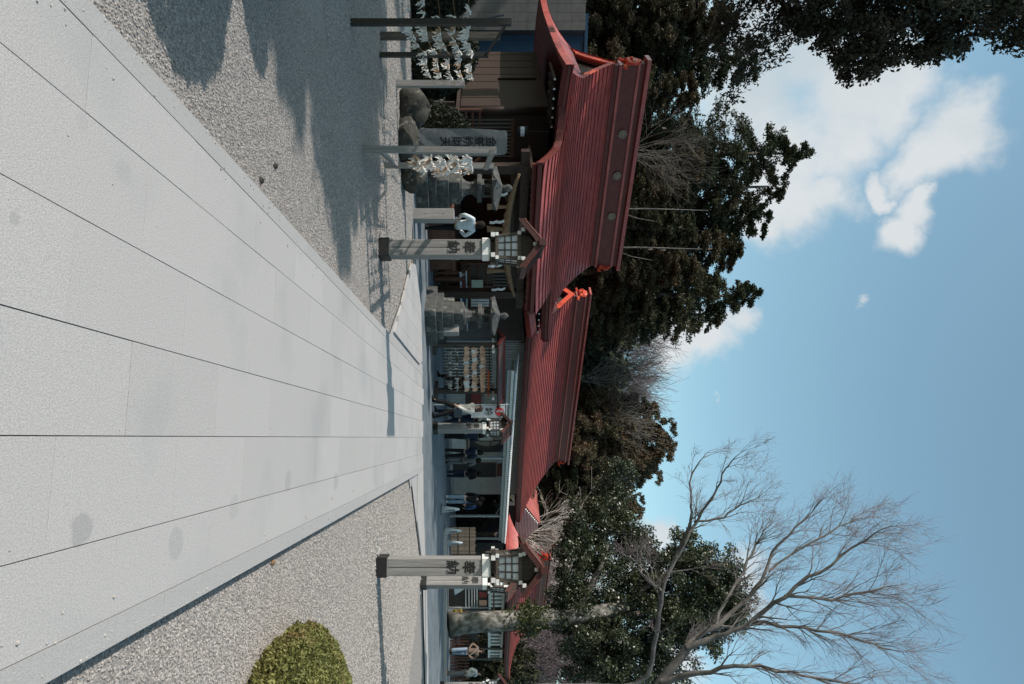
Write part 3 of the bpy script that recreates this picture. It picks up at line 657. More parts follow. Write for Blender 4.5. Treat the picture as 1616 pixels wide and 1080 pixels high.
# ------------------------------------------------------------------ gate building on the right and roofs beyond
T3 = R(40)
E3 = Vector((12.2, 36.0, GZ))
gate = thing('gate_building', 'small red roofed gate building with vermilion gable boards behind the front lantern', 'gate building', E3, T3, 'red roofed shrine buildings')
hall_roof_parts(gate, 6.6, .75, 2.2, .4, 1.5, 2.7, 3.15, 4.95, 5.42, .15, 15, mixk=.6, pw_=2.1, rw=.16, orn=1.25)
def gate_body():
    for x in (-.1, 2.2, 4.5, 6.8, 8.2):
        MB().box((x-.11, -1.75, 0), (x+.11, -1.53, 3.1)).build('pillar', wood_dark, gate)
        MB().box((x-.11, 1.5, 0), (x+.11, 1.72, 3.1)).build('pillar', wood_dark, gate)
    MB().box((-.5, -1.72, 1.98), (8.4, -1.56, 2.12)).build('lower_beam', white_paint, gate); MB().box((-.5, -1.72, 2.72), (8.4, -1.56, 2.86)).build('upper_beam', white_paint, gate)
    k = -.4
    while k < 8.3: MB().box((k, -1.68, 2.12), (k+.2, -1.6, 2.72)).build('transom_slat', white_paint, gate); k += .42
    MB().box((-.2, .4, 0), (8.3, .5, 2.95)).build('back_wall', wood_dark, gate)
gate_body()
far = thing('far_hall', 'faded pink red roof half hidden by bare twigs beyond the gate building', 'shrine hall', (18.5, 58, GZ), R(38))
hall_roof_parts(far, 6.5, 1.0, 1.0, .4, 1.4, 3.2, 4.9, 7.6, 8.2, .1, 10, mats=(roof_pink, roof_dark, vermilion), mixk=.6, pw_=2, rw=.2, orn=1.3)
MB().box((-.3, -2.4, 0), (6.8, 2.4, 4.9)).build('wall', white_wall, far)
sg_ = thing('slatted_store', 'pale slatted gable of a store poking up behind the office roof', 'store', (10.6, 41.5, GZ), R(30))
mb = MB(); mb.loft([[(-1.6, y, 0), (1.6, y, 0), (1.6, y, 4.15), (0, y, 5.15), (-1.6, y, 4.15)] for y in (-1.5, 1.5)]); mb.build('wall', dark_gap, sg_)
for k in range(15):
    h = 3.7+.095*k; wdt = 1.62 if h < 4.1 else 1.62*(1-(h-4.1)/1.08)
    if wdt > .08: MB().box((-wdt, -1.62, h), (wdt, -1.53, h+.06)).build('slat', white_paint, sg_)
for s_ in (-1, 1): MB().beam((s_*1.72, .1, 4.13), (0, .1, 5.22), 3.1, .06).build('roof', roof_pink, sg_)
# blue sheeted building and grey panelled building at the far left
bb = thing('blue_shed', 'blue walled shed behind the left corner of the hall roof', 'shed', W(CX, 62, 31.5).xy.to_3d()+Vector((0, 0, GZ)), R(12))
MB().box((-1.1, 0, 0), (1.3, 4, 6.6)).build('wall', blue_wall, bb)
MB().box((-1.1, -.2, 6.6), (1.5, 4.2, 6.75)).build('roof', blue_wall, bb)
for k in range(4): MB().box((-1.1+k*.6, -.03, 0), (-1.06+k*.6, -.001, 6.6)).build('seam', mat('blue_seam%d' % k, (.05, .12, .2)) if k == 0 else MATS['blue_seam0'], bb)
gb = thing('grey_building', 'grey panelled wall of a building at the far left edge', 'building', W(CX, -110, 30).xy.to_3d()+Vector((0, 0, GZ)), R(8))
gbw = MB().box((-6, 0, 0), (4.35, 3, 6.5)).build('wall', dark_gap, gb)
for i in range(9):
    for k in range(10):
        x0 = .4+k*.4; z0 = .4+i*.68
        if z0 > 6 or x0 > 4.3: continue
        MB().box((x0+.006, -.03, z0+.006), (x0+.394, -.001, z0+.674)).build('panel', block_m, gb)

# ------------------------------------------------------------------ wooden lanterns
rim_red = mat('roof_rim_red', (.10, .024, .02), (.19, .038, .03), scale=14, rough=.5)
lant_edge = mat('lantern_verge', (.045, .016, .014), (.075, .024, .02), scale=10, rough=.6)
def lantern(label, loc, rz):
    t = thing('wooden_lantern', label, 'lantern', loc, rz, 'wooden dedication lanterns')
    MB().bevbox((-.155, -.155, -.03), (.155, .155, .175), .008).build('post_shoe', black_metal, t)
    p = MB().bevbox((-.132, -.132, .15), (.132, .132, 1.66), .008).build('post', wood_grey, t)
    MB().box((-.004, -.1335, .2), (.003, -.1315, 1.2)).build('split', ink, p)
    text('奉', .215, ink, p, (0, -.1345, 1.44)); text('納', .215, ink, p, (0, -.1345, 1.185))
    c = MB(); c.bevbox((-.155, -.155, 1.66), (.155, .155, 1.79), .022); c.build('capital', white_paint, t)
    MB().box((-.1, -.1, 1.79), (.1, .1, 1.87)).build('neck', wood_dark, t)
    for sx in (-1, 1):
        b = MB().box((sx*.165-.032, -.27, 1.80), (sx*.165+.032, .27, 1.86)).build('joist', wood_dark, t)
        MB().box((sx*.165-.034, -.284, 1.798), (sx*.165+.034, -.27, 1.862)).box((sx*.165-.034, .27, 1.798), (sx*.165+.034, .284, 1.862)).build('joist_tip', white_paint, b)
    b = MB().box((-.27, -.16, 1.805), (-.2, .16, 1.855)).box((.2, -.16, 1.805), (.27, .16, 1.855)).build('cross_joist', wood_dark, t)
    MB().box((-.284, -.06, 1.803), (-.27, .06, 1.857)).box((.27, -.06, 1.803), (.284, .06, 1.857)).build('joist_tip', white_paint, b)
    # glazed box, a little wider at the top
    fr = MB(); h0, h1, z0, z1 = .175, .20, 1.92, 2.22
    fr.box((-.215, -.215, 1.87), (.215, .215, 1.92)); fr.box((-.225, -.225, 2.22), (.225, .225, 2.275))
    for sx in (-1, 1):
        for sy in (-1, 1): fr.loft([[(sx*h+a*.022, sy*h+b_*.022, z) for a, b_ in ((-1, -1), (1, -1), (1, 1), (-1, 1))] for h, z in ((h0, z0), (h1, z1))])
    box_ = fr.build('lantern_box', wood_dark, t)
    tips = MB()
    for sx in (-1, 1):
        for sy in (-1, 1): tips.cbox((sx*.19, sy*.222, 1.895), (.055, .02, .052)); tips.cbox((sx*.205, sy*.235, 2.25), (.055, .022, .055))
    tips.build('corner_tip', white_paint, box_)
    for k in range(4):
        M_ = Matrix.Rotation(k*math.pi/2, 4, 'Z')
        pn = MB(); pn.add([M_ @ Vector(v) for v in ((-h0, -h0+.012, z0), (h0, -h0+.012, z0), (h1, -h1+.012, z1), (-h1, -h1+.012, z1))], [(0, 1, 2, 3)]); pp = pn.build('pane', paper_glass, box_)
        g = MB()
        for i in (1, 2):
            f_ = -1+2*i/3; g.loft([[M_ @ Vector((f_*h+a, -h+.004+b_, z)) for a, b_ in ((-.009, -.006), (.009, -.006), (.009, .006), (-.009, .006))] for h, z in ((h0, z0), (h1, z1))])
            zz = z0+(z1-z0)*i/3; hh = h0+(h1-h0)*i/3; g.box((-hh, -hh-.0045, zz-.009), (hh, -hh+.0065, zz+.009), M_)
        g.build('grille', wood_dark, pp)
    # curved gabled roof, ridge front to back
    prof = [(0, 2.60), (.09, 2.545), (.18, 2.475), (.27, 2.40), (.34, 2.345), (.395, 2.315)]
    for sg in (-1, 1):
        m2 = MB(); rs_ = []
        for k in range(len(prof)-1):
            (xa, za), (xb, zb) = prof[k], prof[k+1]
            m2.loft([[(sg*x, y, z) for x, z in ((xa, za), (xb, zb+.014), (xb, zb-.045), (xa, za-.05))] for y in ((-.36, .36) if sg > 0 else (.36, -.36))])
        r = m2.build('roof_slope', lantern_red, t)
        for yy in (-.37, .37): MB().tube([(sg*x, yy, z+.016) for x, z in prof], .011, 6).build('roof_rim', rim_red, r)
        m2 = MB()
        for yy in (-.375, .36):
            m2.loft([[(sg*x, yy, z+.012), (sg*x, yy+.02, z+.012), (sg*x, yy+.02, z-.085), (sg*x, yy, z-.085)] for x, z in prof])
        m2.build('roof_edge', lant_edge, r)
        mr = MB()
        for j in range(7): mr.tube([(sg*x, -.3+j*.1, z+.012) for x, z in prof], .012, 5)
        mr.build('roof_rib', lantern_red, r)
    MB().box((-.035, -.4, 2.575), (.035, .4, 2.64)).box((-.05, -.41, 2.55), (.05, -.375, 2.66)).build('ridge', lant_edge, t)
    gw = MB(); gw.loft([[(-.2, y, 2.275), (.2, y, 2.275), (.16, y, 2.42), (0, y, 2.54), (-.16, y, 2.42)] for y in (-.17, .17)]); gw.build('gable', wood_dark, t)
    pu = MB(); cap_ = MB()
    for x, z in ((-.235, 2.305), (.235, 2.305), (0, 2.49)):
        pu.cbox((x, 0, z), (.05, .60, .05)); cap_.cbox((x, -.31, z), (.056, .02, .056))
    pu.build('purlin', wood_dark, t); cap_.build('purlin_tip', white_paint, t)
    return t
pa = math.atan2(PP.y, PP.x)
first = lantern('wooden lantern left of the path, in front of the hall, its shadow across the path', G(599, 394, GZ)+Vector((0, .0, 0)), pa)
LSC = 1.0
def lan(label, loc, rz):
    o = copy_tree(first); o.location = loc; o.rotation_euler = (0, 0, rz); o['label'] = label; return o
L2 = lan('wooden lantern at the right of the path, standing before the gate building', G(595, 893, GZ), pa)
L3 = lan('wooden lantern half hidden behind the front right lantern', G(663.5, 919, GZ), pa-R(34))
L4 = lan('wooden lantern beside the walking couple, before the office', G(683, 676, GZ), pa-R(32))
L5 = lan('wooden lantern by the person in white, at the far right edge', G(694.5, 1083, GZ), pa-R(25))
for L_, sc_ in ((L2, 1.0), (L3, 1.0)):
    mb = MB()
    for k in range(34):
        a = random.uniform(0, 6.28); r_ = random.uniform(.12, .38); s_ = random.uniform(.03, .09)
        mb.lathe([(s_, -.02), (s_*random.uniform(.7, 1), random.uniform(.008, .03)), (s_*.5, random.uniform(.02, .04))], random.choice((4, 5, 6)), (r_*math.cos(a)*1.4, r_*math.sin(a)*.6), a)
    o = mb.build('mortar_rubble', mat('mortar', (.20, .20, .195), (.42, .42, .41), scale=9, rough=.95, bump=.5) if 'mortar' not in MATS else MATS['mortar'])
    o.location = L_.location; tag(o, 'broken pale mortar scattered round the foot of the %s right lantern' % ('front' if L_ is L2 else 'second'), 'rubble', kind='stuff')

# ------------------------------------------------------------------ plain timber posts
def timber(label, loc, h, rz):
    t = thing('timber_post', label, 'post', loc, rz, 'short timber posts')
    MB().bevbox((-.14, -.14, 0), (.14, .14, h), .012).build('post_body', wood_grey, t)
    for z in (.3, .72): MB().lathe([(.012, 0), (.012, .012)], 8).build('bolt', black_metal, t, loc=(0, -.135, z), rot=(math.pi/2, 0, 0))
timber('short square timber post in front of the visitor at the hall', G(653, 341, GZ), .98, pa-R(3))
timber('short square timber post in front of the middle stone lantern', G(673, 521, GZ), .96, pa-R(18))

# ------------------------------------------------------------------ stone lanterns
def stone_lantern(label, loc, rz):
    t = thing('stone_lantern', label, 'stone lantern', loc, rz, 'stone lanterns flanking the hall approach')
    B = lambda n_, a, z0, z1, e=.02: MB().bevbox((-a/2, -a/2, z0), (a/2, a/2, z1), e).build(n_, stone_grey, t)
    B('plinth', 1.38, 0, .34); B('plinth', 1.12, .34, .54); B('plinth', .86, .54, .86); B('plinth', .66, .86, 1.16)
    MB().lathe([(.33, 1.16), (.33, 1.20), (.27, 1.22), (.19, 1.32), (.165, 1.42), (.19, 1.50), (.25, 1.56), (.26, 1.60)], 8, rot=R(22.5)).build('shaft', stone_grey, t)
    B('tray', .60, 1.61, 1.73, .03)
    fb = MB(); a = .19
    fb.box((-a, -a, 1.73), (a, a, 1.79)); fb.box((-a, -a, 1.95), (a, a, 2.0))
    for sx in (-1, 1):
        for sy in (-1, 1): fb.box((sx*a-(.07 if sx > 0 else 0), sy*a-(.07 if sy > 0 else 0), 1.79), (sx*a+(.07 if sx < 0 else 0), sy*a+(.07 if sy < 0 else 0), 1.95))
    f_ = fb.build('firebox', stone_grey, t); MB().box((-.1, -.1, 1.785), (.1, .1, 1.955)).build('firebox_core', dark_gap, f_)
    rs = []
    for s_, z, upc in ((.42, 2.0, .0), (.46, 2.04, .09), (.30, 2.16, .03), (.14, 2.25, 0), (.07, 2.29, 0)):
        ring = []
        for k in range(16):
            th = k*math.pi/8; cc, ss = math.cos(th), math.sin(th); m = max(abs(cc), abs(ss)); cor = (min(abs(cc), abs(ss))/m)**3
            ring.append((s_*cc/m, s_*ss/m, z+upc*cor))
        rs.append(ring)
    MB().loft(rs).build('lantern_roof', stone_grey, t)
    MB().lathe([(.06, 2.28), (.10, 2.32), (.075, 2.36), (.11, 2.42), (.09, 2.5), (.02, 2.56)], 12).build('finial', stone_grey, t, smooth=True)
    return t
sl1 = stone_lantern('stone lantern on stepped plinth behind the inscribed stone', Vector((-3.95, 16.6, GZ)), TH)
sl1.scale = (.93, .93, .95)
sl2 = copy_tree(sl1); sl2.location = (-.78, 19.25, GZ); sl2['label'] = 'stone lantern on stepped plinth in front of the white batten wall'

# ------------------------------------------------------------------ inscribed stone and boulders
def rock(label, loc, sx, sy, sz, seed):
    r_ = np.random.default_rng(seed); mb = MB(); nu, nv = 26, 16; rs = []
    for i in range(nv):
        ph = -.35*math.pi+(.85*math.pi)*i/(nv-1); ring = []
        for k in range(nu):
            th = 2*math.pi*k/nu; q_ = 1+.12*math.sin(3*th+seed)+.09*math.sin(5*th+ph*3+seed)+.05*math.sin(9*th+7*ph)+r_.uniform(-.025, .025)
            ring.append((sx*math.cos(ph)*math.cos(th)*q_, sy*math.cos(ph)*math.sin(th)*q_, sz*(.5+.55*math.sin(ph)*(1+.06*math.sin(4*th+2*seed)))))
        rs.append(ring)
    o = MB().loft(rs).build('boulder', rock_m, None, True, loc=loc); return tag(o, label, 'boulder', 'boulders round the inscribed stone')
sp = G(634, 223, GZ); sp.y += .1
stele = thing('inscribed_stone', 'tall grey inscribed stone slab set among dark boulders', 'inscribed stone', sp, R(14))
mb = MB(); rs = []
for z, wd in ((.3, .56), (.5, .56), (.9, .55), (1.4, .52), (1.85, .49), (2.13, .46), (2.17, .38)):
    rs.append([(a*wd/2+random.uniform(-.012, .012), b*.11+random.uniform(-.01, .01), z) for a, b in ((-1, -1), (-.3, -1.05), (.3, -1.03), (1, -1), (1.02, 0), (1, 1), (0, 1.1), (-1, 1), (-1.03, 0))])
mb.loft(rs).build('slab_body', stele_m, stele)
for ch, z in zip('金蛇辨財天', (1.82, 1.585, 1.35, 1.115, .88)): text(ch, .235, carve, stele, (0, -.128, z))
MB().bevbox((-.42, -.3, 0), (.42, .3, .36), .06).build('footing', rock_m, stele)
rock('dark mossy boulder left of the inscribed stone', sp+Vector((-.62, -.25, -.08)), .42, .38, .62, 2)
rock('low dark boulder under the inscribed stone', sp+Vector((.05, -.42, -.1)), .52, .3, .45, 5)
rock('dark boulder right of the inscribed stone by the stone lantern', sp+Vector((.62, .0, -.08)), .36, .4, .55, 8)

# ------------------------------------------------------------------ paper fortune racks
def paper_meshes():
    out = []
    for s_ in range(5):
        r_ = random.Random(s_); mb = MB()
        for k in range(3):
            l = r_.uniform(.05, .10); an = r_.uniform(-1.3, 1.3); w_ = .014; y = (k-1)*.018
            d_ = Vector((math.sin(an), r_.uniform(-.6, .6), -abs(math.cos(an)))).normalized(); s2 = d_.cross(Vector((0, 1, 0)))
            s2 = (s2 if s2.length > .1 else Vector((1, 0, 0))).normalized(); m1 = d_*l; m2 = m1+Vector((r_.uniform(-.4, .4), r_.uniform(-.4, .4), -.7)).normalized()*l*.6
            mb.add([s2*w_+Vector((0, y, 0)), s2*-w_+Vector((0, y, 0)), m1-s2*w_+Vector((0, y, 0)), m1+s2*w_+Vector((0, y, 0)), m2-s2*w_*.7+Vector((0, y*2, 0)), m2+s2*w_*.7+Vector((0, y*2, 0))], [(0, 1, 2, 3), (3, 2, 4, 5)])
        mb.cbox((0, 0, 0), (.035, .05, .03)); out.append(mb)
    return [m.mesh('paper_fortune', paper) for m in out], [m.mesh('paper_fortune', paper_tan) for m in out]
PW_, PTAN = paper_meshes()
def strings(t, posts, zs, sag, per_m, label, group, end_fade=False, size=1.0, lo=0.0):
    pr = random.Random(hash(label) % 999 if 0 else len(label))
    for z in zs:
        for (a, b) in zip(posts[:-1], posts[1:]):
            a_ = Vector((a[0], a[1], z)); b_ = Vector((b[0], b[1], z)); L_ = (b_-a_).length
            f = lambda s_: a_.lerp(b_, s_)+Vector((0, 0, -sag*4*s_*(1-s_)))
            MB().tube([f(i/8) for i in range(9)], .005, 4).build('string', straw, t)
            n_ = int(L_*per_m); sc_ = 0
            for i in range(n_):
                s_ = pr.random()
                if end_fade: s_ = s_**1.2
                p = Matrix.LocRotScale(t.location, t.rotation_euler, t.scale) @ f(s_)
                me = pr.choice(PTAN if pr.random() < .17 else PW_)
                o = link('paper_fortune', me, loc=p, rot=(pr.uniform(-.4, .4), pr.uniform(-.4, .4), pr.uniform(0, 6.28))); k_ = size*pr.uniform(.8, 1.3); o.scale = (k_, k_, k_)
                tag(o, label, 'paper fortune', group)
rk = thing('fortune_rack', 'dark post rack strung with paper fortunes at the left edge', 'rack', (0, 0, GZ), 0, 'paper fortune racks')
rk_posts = [(-6.0, 7.9), (-4.03, 8.15), (-4.62, 10.4), (-4.95, 12.4)]
for (x, y), m, h, r_ in zip(rk_posts, (black_metal, black_metal, black_metal, wood_grey), (2.0, 2.03, 1.76, 1.32), (.036, .036, .034, .055)):
    MB().box((x-r_, y-r_, 0), (x+r_, y+r_, h)).build('post', m, rk)
MB().beam((-4.03, 8.15, 1.98), (-4.62, 10.4, 1.72), .03, .03).beam((-4.03, 8.15, 1.5), (-4.5, 8.9, 1.95), .025, .025).build('brace', black_metal, rk)
for (x, y, h) in ((-4.97, 10.5, 1.95), ): MB().box((x-.05, y-.05, 0), (x+.05, y+.05, h)).build('back_post', wood_dark, rk)
strings(rk, rk_posts, (.76, .95, 1.14, 1.33, 1.52), .07, 6.0, 'folded paper fortune tied to the strings of the dark post rack', 'paper fortunes on the left rack', size=.78)
rk2 = thing('fortune_rack', 'grey timber rack seen end on, thick with white paper fortunes beside the inscribed stone', 'rack', (0, 0, GZ), 0, 'paper fortune racks')
p2 = [(-2.67, 8.95), (-2.98, 10.9)]
for (x, y), lean in zip(p2, (.10, .06)):
    mb = MB(); mb.beam((x, y, 0), (x+lean*.2+.0, y, 1.86), .085, .085); mb.build('post', wood_grey, rk2)
MB().beam((-2.62, 8.9, 1.8), (-2.95, 11.0, 1.72), .05, .07).build('top_rail', wood_grey, rk2)
MB().beam((-2.67, 8.98, .22), (-2.98, 10.9, .22), .05, .06).build('low_rail', wood_grey, rk2)
strings(rk2, [(-2.56, 9.05), (-2.84, 10.85)], (.74, .93, 1.12, 1.31, 1.5), .02, 14, 'white paper fortune knotted densely on the end-on timber rack', 'paper fortunes on the timber rack', size=.95)

# ------------------------------------------------------------------ ema board
em = thing('prayer_plaque_rack', 'roofed timber rack hung with rows of wooden prayer plaques', 'plaque rack', G(684, 582, GZ)+Vector((0, .1, 0)), R(22))
em.scale = (1.13, 1.13, 1.10)
for x in (-.76, .76):
    MB().box((x-.06, -.06, 0), (x+.06, .06, 1.98)).build('post', wood_dark, em)
    MB().box((x-.2, -.3, 0), (x+.2, .3, .12)).build('post_foot', wood_dark, em)
    MB().box((x-.035, -.5, 1.80), (x+.035, .5, 1.87)).box((x-.04, -.515, 1.795), (x+.04, -.5, 1.875)).build('bracket', white_paint, em)
for z in (.5, .7, .95, 1.2, 1.45, 1.7): MB().box((-.70, -.02, z), (.70, .02, z+.035)).build('rail', wood_dark, em)
bgm = MB()
for k in range(15): bgm.box((-.70+k*.098, .03, .3), (-.66+k*.098, .045, 1.8))
bgm.build('back_grid', wood_dark, em, kind='stuff')
for sg in (-1, 1):
    mb = MB(); mb.loft([[(x, 0, 2.16), (x, sg*.30, 2.06), (x, sg*.58, 1.99), (x, sg*.58, 1.95), (x, 0, 2.11)] for x in ((-1.02, 1.0) if sg < 0 else (1.0, -1.02))]); mb.build('roof_slope', lantern_red, em)
MB().box((-1.06, -.06, 2.12), (1.04, .06, 2.21)).build('ridge', roof_dark, em)
for x in (-1.03, .99):
    MB().loft([[(xx, y, z) for y, z in ((-.6, 1.93), (0, 2.08), (.6, 1.93), (.6, 2.02), (0, 2.19), (-.6, 2.02))] for xx in (x, x+.025)]).build('bargeboard', roof_dark, em)
for x in (.05, .5): MB().box((x, -.06, 1.66), (x+.42, -.04, 1.72)).build('orange_strip', orange, em)
def ema_mesh():
    mb = MB(); out = [(-.085, -.075), (.085, -.075), (.092, .035), (0, .095), (-.092, .035)]
    mb.loft([[(x, y, z) for x, z in out] for y in (-.006, .006)]); mb.tube([(0, 0, .09), (.0, .02, .13)], .004, 4); return mb.mesh('prayer_plaque', wood_pale)
em_m = ema_mesh()
em_w = em_m.copy(); em_w.materials[0] = white_paint
EMM = Matrix.Translation(em.location) @ Matrix.Rotation(R(22), 4, 'Z') @ Matrix.Diagonal((1.13, 1.13, 1.10, 1))
for zi, z in enumerate((1.03, 1.28, 1.53)):
    for k in range(13):
        for j in range(2):
            wht = random.random() < .2
            o = link('prayer_plaque', em_w if wht else em_m, loc=EMM @ Vector((-.66+k*.11+random.uniform(-.015, .015), -.05-.035*j, z+random.uniform(-.03, .02)-.02*j)), rot=(random.uniform(-.35, -.1), random.uniform(-.35, .35), R(22)+random.uniform(-.5, .5)))
            if wht: tag(o, 'whitened prayer plaque among the wooden ones on the roofed rack', 'prayer plaque', 'white prayer plaques')
            else: tag(o, 'pale wooden prayer plaque overlapping others on the roofed rack', 'prayer plaque', 'wooden prayer plaques')
strings(em, [(-.68, -.06), (.68, -.06)], (.55, .75), .01, 14, 'tiny white paper fortune tied below the prayer plaques', 'paper fortunes below the plaques', size=.95)

# ------------------------------------------------------------------ banner, cones, flag, boards
bn = thing('banner', 'tall white banner with a black character and a red disc beside the plaque rack', 'banner', Vector((2.36, 21.8, GZ)), R(-16))
MB().tube([(-.25, 0, 0), (-.25, 0, 2.56)], .018, 7).build('pole', white_paint, bn); MB().tube([(-.3, 0, 2.48), (.24, 0, 2.46)], .012, 6).build('cross_bar', white_paint, bn)
mb = MB(); mb.grid([[(-.22+.42*i/6, -.01+.010*math.sin(i*1.1+z*3), z) for i in range(7)] for z in np.linspace(1.28, 2.42, 8)]); mb.build('banner_cloth', flag_white, bn)
text('絵', .27, ink, bn, (-.01, -.034, 1.86), ext=.003)
mb = MB(); mb.loft([[(-.01+.145*math.cos(a), y, 2.23+.145*math.sin(a)) for a in np.linspace(0, 2*math.pi, 24, endpoint=False)] for y in (-.034, -.03)]); mb.build('red_disc', flag_red, bn)
text('限', .115, flag_white, bn, (-.01, -.039, 2.285), ext=.003); text('定', .115, flag_white, bn, (-.01, -.039, 2.175), ext=.003)
red_b = thing('red_notice', 'dark red notice panel on a stand at the right of the plaque rack', 'notice', Vector((2.05, 22.9, GZ)), R(15))
for x in (-.4, .4): MB().box((x-.03, -.03, 0), (x+.03, .03, 1.75)).build('leg', wood_dark, red_b)
MB().box((-.44, -.045, 1.05), (.44, -.03, 1.7)).build('panel', wood_dark, red_b); MB().box((-.3, -.06, 1.25), (.2, -.046, 1.6)).build('red_sheet', sign_red, red_b); MB().box((-.4, -.06, 1.62), (.4, -.046, 1.69)).build('pale_strip', wood_grey, red_b)
def cone(label, loc, rz):
    t = thing('traffic_cone', label, 'traffic cone', loc, rz, 'white traffic cones')
    MB().bevbox((-.2, -.2, 0), (.2, .2, .035), .03).build('cone_base', black_metal, t)
    MB().lathe([(.155, .035), (.045, .70), (.035, .74), (.02, .745)], 18).build('cone_body', mat('cone_white', (.66, .72, .76), rough=.45) if 'cone_white' not in MATS else MATS['cone_white'], t, smooth=True)
    for i, ch in enumerate('駐車禁止'): 
        z = .52-.09*i; text(ch, .08, ink, t, (0, -(.155-.11*(z-.035)/.665)-.006, z), rot=(math.pi/2-.16, 0, 0), name='lettering')
    return t
c1 = cone('white lettered traffic cone nearest the pair in dark jackets', G(695.5, 804, GZ), R(10))
for lb, (X, Y) in (('white traffic cone standing beside a grey canopy post', (700.5, 838)), ('white traffic cone close to the front right lantern', (704, 857))):
    o = copy_tree(c1); o.location = G(X, Y, GZ); o['label'] = lb
fl = thing('seal_flag', 'white flag with black lettering leaning behind the second right lantern', 'flag', G(703, 915, GZ), R(-4))
MB().tube([(-.3, .02, 0), (-.3, .02, 1.7)], .016, 6).build('pole', white_paint, fl)
mb = MB(); mb.grid([[(-.28+(.95*(1-max(0, z-.35)/1.35))*i/6, .02*math.sin(i), z+.02*i) for i in range(7)] for z in np.linspace(.3, 1.45, 6)]); mb.build('flag_cloth', flag_white, fl)
text('印', .5, ink, fl, (.08, -.035, .72), rot=(math.pi/2, -.1, 0)); text('朱', .5, ink, fl, (.0, -.035, 1.18), rot=(math.pi/2, -.1, 0))
hr = thing('bar_rack', 'low white horizontal bar rack beyond the second right lantern', 'rack', G(706, 940, GZ), R(8))
for x in (-.6, .62): MB().box((x-.03, -.03, 0), (x+.03, .03, 2.0)).build('upright', steel, hr)
for z in (.85, 1.0, 1.14, 1.26, 1.38, 1.95): MB().box((-.6, -.02, z), (.62, .02, z+.035)).build('bar', white_paint, hr)
MB().box((-.6, .1, .05), (.62, .14, .8)).build('kick_board', wood_dark, hr)
for x in (-.4, 0, .4): MB().box((x-.12, .06, 1.5), (x+.14, .08, 1.85)).build('pinned_poster', [poster, sign_red, wood_pale][int(x*2.5+1)], hr)
MB().box((-.72, -.3, 2.15), (.85, .5, 2.22)).build('rack_roof', wood_dark, hr)
dp = thing('dark_stone_post', 'dark stone post standing close behind the ivied tree trunk', 'post', G(708, 1008, GZ)+Vector((0, 1.2, 0)), R(10))
MB().bevbox((-.17, -.17, 0), (.17, .17, 2.5), .02).build('post_body', stone_grey, dp); MB().bevbox((-.24, -.24, 2.5), (.24, .24, 2.62), .03).build('post_cap', stone_grey, dp)
fn = thing('stake_fence', 'low brown stake fence behind the two visitors at the far right', 'fence', (13.6, 32.6, GZ), R(6))
for k in range(26): MB().box((k*.17, -.03, 0), (k*.17+.07, .03, .95+.05*random.random())).build('stake', wood_red, fn)
for z in (.25, .75): MB().box((-.1, .035, z), (4.4, .07, z+.07)).build('fence_rail', wood_dark, fn)
kb = struct(MB().box((8, 27.5, GZ), (30, 27.75, GZ+.12)).build('kerb', kerb))

